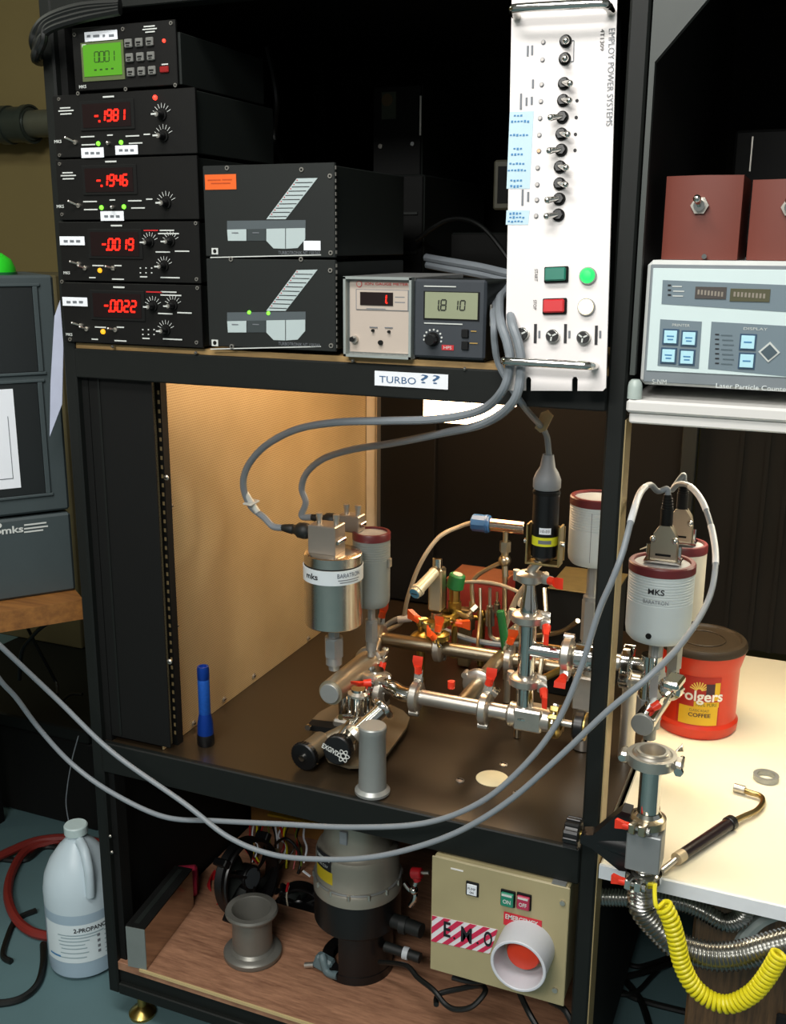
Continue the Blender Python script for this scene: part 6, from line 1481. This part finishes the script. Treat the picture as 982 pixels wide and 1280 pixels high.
# ports at the right of the pump
mb = MB(); q = P(507, 1140, .19); mb.cyl(V((po.x+R1-.004, .16, q.z)), V((po.x+R1+.055, .15, q.z+.002)), .0125, RUB, n=20); mb.ring(V((po.x+R1+.02, .155, q.z)), X3, .012, .0155, .012, RUB)
q = P(507, 1180, .17); mb.cyl(V((po.x+R2, .15, q.z)), V((po.x+R1+.055, .145, q.z)), .009, RUB, n=18); mb.ring(V((po.x+R1+.028, .1475, q.z)), X3, .008, .0108, .010, mat('white band', '#b9bfc4', .4)); mb.build('side_port', tp_)
vk = thing('vent_valve', 'small chrome vent valve with a red knob at the right of the pump', 'valve', tuple(P(515, 1112, .16)))
a, b = P(516, 1090, .16), P(530, 1091, .16)
mb = MB(); mb.cyl(P(514,1091,.16), P(527,1092,.16), .010, REDK, n=12, bev=.002); mb.cyl(P(520,1096,.16), P(522,1101,.16), .007, REDK, n=12); mb.build('knob', vk)
mb = MB(); mb.cyl(P(527,1091,.16), P(536,1091,.16), .003, STEEL); mb.tube(spline([P(506,1104,.165), P(512,1112,.16), P(518,1116,.158), P(518,1124,.158), P(513,1132,.16)], 6), .005, CHROME, 12); mb.ball(P(517,1113,.155), .008, CHROME, 12); mb.cyl(P(520,1101,.16), P(517,1113,.157), .004, CHROME, n=10); mb.build('valve_body', vk)
cable('mains_cable', [V((po.x+R2-.002, .13, ZS+.05)), P(507,1207,.10), P(522,1222,.08), P(542,1238,.06), P(556,1255,.05), P(570,1262,.045), P(590,1258,.05), P(606,1240,.07), P(600,1232,.09), P(575,1236,.09), P(548,1243,.08), P(545,1256,.055)], .0045, BLKC, 'black cord looping on the plywood from the pump to the beige box')
cable('mains_cable', [P(648,1238,.06), P(654,1252,.045), P(662,1268,.03), P(675,1290,.02)], .005, BLKC, 'black cord hanging from under the middle of the beige box')
cable('mains_cable', [P(565,1222,.07), P(590,1228,.07), P(610,1226,.06), P(628,1222,.055)], .0042, BLKC, 'short black cord under the left of the beige box')
cable('mains_cable', [P(688,1252,.05), P(705,1262,.03), P(716,1282,.02)], .005, BLKC, 'black cord at the lower right corner of the beige box')
# emergency off box
eb = thing('emergency_off_box', 'beige E.M.O control box with a white guard ring hung under the worktop', 'control box', (.73, .02, .30))
E_TL, E_TR, E_BL, E_BR = P(540,1072,-.012), P(715,1107,-.012), P(537,1212,-.012), P(702,1257,-.012)
ex0, ex1, ez0, ez1 = (E_TL.x+E_BL.x)/2, (E_TR.x+E_BR.x)/2, (E_BL.z+E_BR.z)/2, (E_TL.z+E_TR.z)/2
BEI = mat('beige enamel', '#a39873', .45, noise=.08, scale=14)
ez1 = min(ez1, .5095)
mb = MB(); mb.bx(ex0, ex1, -.012, -.0095, ez0, ez1, BEI, .001); mb.build('front_cover', eb)
mb = MB(); mb.bx(ex0+.002, ex1-.002, -.009, .075, ez0+.002, ez1-.001, BEI, .002); mb.build('case', eb)
fE = Face((0, -.012, 0))
for x, y in ((703,1128),(693.5,1237)):
    mb = MB(); fE.disc(mb, x, y, 3, .003, STEEL, 14); mb.build('screw', eb)
mb = MB(); p = fE.pt(698, 1098); mb.bx(p.x-.01, p.x+.01, -.010, .0, ez1, ez1+.002, DULL); mb.build('latch', eb)
mb = MB(); fE.box(mb, 571, 1087, 16, 1.8, .0006, WHITE); mb.build('scratch_mark', eb)
mb = MB(); fE.box(mb, 590.5, 1110.5, 16.5, 17.5, .003, BLKM, .001); fE.box(mb, 590.5, 1110.5, 12.5, 13, .002, LAB, .0005, .003); k = mb.build('push_button', eb, label='white pump push button'); mb = MB(); fE.text(mb, 590.5, 1109, 'PUMP', 3, INKB, 10, base=.0054); fE.text(mb, 590.5, 1113.5, 'ON', 2.6, INKB, 5, base=.0054); mb.build('lettering', k)
for x, y, c_, s__ in ((635,1122,'#1f7d62','ON'),(655,1126,'#a62c4a','OFF')):
    mb = MB(); fE.box(mb, x, y, 19, 20, .003, BLKM, .001); fE.box(mb, x, y, 16, 16, .005, mat('button '+c_, c_, .35, noise=.03), .001, .003); fE.box(mb, x, y-6, 13, 2.2, .0005, INK, 0, .008); k = mb.build('push_button', eb, label=('green ON' if s__ == 'ON' else 'red OFF') + ' push button'); mb = MB(); fE.text(mb, x, y+1.5, s__, 5, INK, 10, base=.0086); mb.build('lettering', k)
mb = MB()
SR = mat('stripe red', '#c4264c', .5, noise=.03)
tl, trr, brr, bll = (540,1144), (622,1162), (612,1192), (539,1176)
mb.prism([fE.pt(*q_) for q_ in (tl, trr, brr, bll)], fE.N*.0006, mat('stripe white', '#dcd9dc', .5, noise=.02)); stp = mb.build('striped_label', eb)
def lerp2(a, b, t): return (a[0]+(b[0]-a[0])*t, a[1]+(b[1]-a[1])*t)
def tri_pt(u, v): return lerp2(lerp2(tl, trr, u), lerp2(bll, brr, u), v)
mb = MB()
def clip(poly, f):
    out = []
    for i in range(len(poly)):
        a, b = poly[i-1], poly[i]; fa, fb = f(a), f(b)
        if fa*fb < 0: t = fa/(fa-fb); out.append(lerp2(a, b, t))
        if fb >= 0: out.append(b)
    return out
for k in range(-2, 9):
    u0 = k*.20; po_ = [(u0-.02, 1), (u0+.085, 1), (u0+.485, 0), (u0+.38, 0)]
    po_ = [(x*1.0, y) for x, y in po_]
    po_ = clip(clip(po_, lambda q_: q_[0]), lambda q_: 1-q_[0])
    if len(po_) > 2: mb.prism([fE.pt(*tri_pt(*q_)) + fE.N*.0007 for q_ in po_], fE.N*.0003, SR)
mb.build('stripes', stp)
mb = MB()
for ch, x, y, w in (('E',559,1161,9),('.',568,1172,3),('M',583,1168,14),('.',597,1178,3),('O',610,1173,11)):
    fE.text(mb, x, y, ch, 3 if ch == '.' else 19, INKB, w, base=.0018)
mb.build('lettering', stp)
mb = MB(); fE.box(mb, 653, 1153, 49, 16, .001, mat('emergency red', '#c22434', .5)); es = mb.build('red_label', eb); mb = MB(); fE.text(mb, 652, 1149.5, 'EMERGENCY', 6, INK, 42, base=.0015); fE.text(mb, 652, 1156.5, 'STOP', 5, INK, 20, base=.0015); mb.build('lettering', es)
gcn = fE.pt(659, 1181); gr = .0405
gfront = P(644.5, 1209, gcn.y-.058)
mb = MB(); gd = .052; mb.lathe(gcn, (0,-1,0), [(gr,.0),(gr,gd-.001),(gr-.001,gd),(gr-.0035,gd),(gr-.0045,gd-.001),(gr-.0045,.0),(gr,0)], mat('white grey plastic pipe', '#c9ccd2', .4, noise=.03), 56); mb.build('guard_ring', eb)
mb = MB(); mb.lathe(gcn, (0,-1,0), [(.014,0),(.014,.012),(.025,.014),(.0255,.020),(.023,.025),(.012,.0285),(0,.029)], mat('emergency orange red', '#dd3a16', .35), 36); mb.build('stop_button', eb)

# ------------------------------------------------------------------ light
def area(name, loc, target, sx, sy, w, col):
    l = bpy.data.lights.new(name, 'AREA'); l.shape = 'RECTANGLE'; l.size = sx; l.size_y = sy; l.energy = w; l.color = col
    o = bpy.data.objects.new(name, l); COL.objects.link(o); o.location = loc
    d = V(target) - V(loc); o.rotation_euler = d.to_track_quat('-Z', 'Y').to_euler(); return o
area('ceiling_light', (.55, -1.1, 2.75), (.55, -.7, 0), 1.2, .4, 34, (1, .97, .93))
area('ceiling_light_far', (-1.5, -.5, 2.75), (-1.5, 0, 0), 1.2, .3, 10, (.95, 1, .85))
area('fill_light_rear', (.7, -2.7, 2.7), (.5, 0, .4), 1.6, .6, 80, (1, .98, .94))  # unseen fill added to brighten the inside of the compartments
area('bench_lamp', (1.05, .42, 1.165), (1.05, .42, 0), .5, .12, 5.5, (1, .88, .66))
w = bpy.data.worlds.new('world'); S.world = w; w.use_nodes = True
w.node_tree.nodes['Background'].inputs[0].default_value = (.55, .6, .6, 1); w.node_tree.nodes['Background'].inputs[1].default_value = .42
bpy.context.view_layer.update()
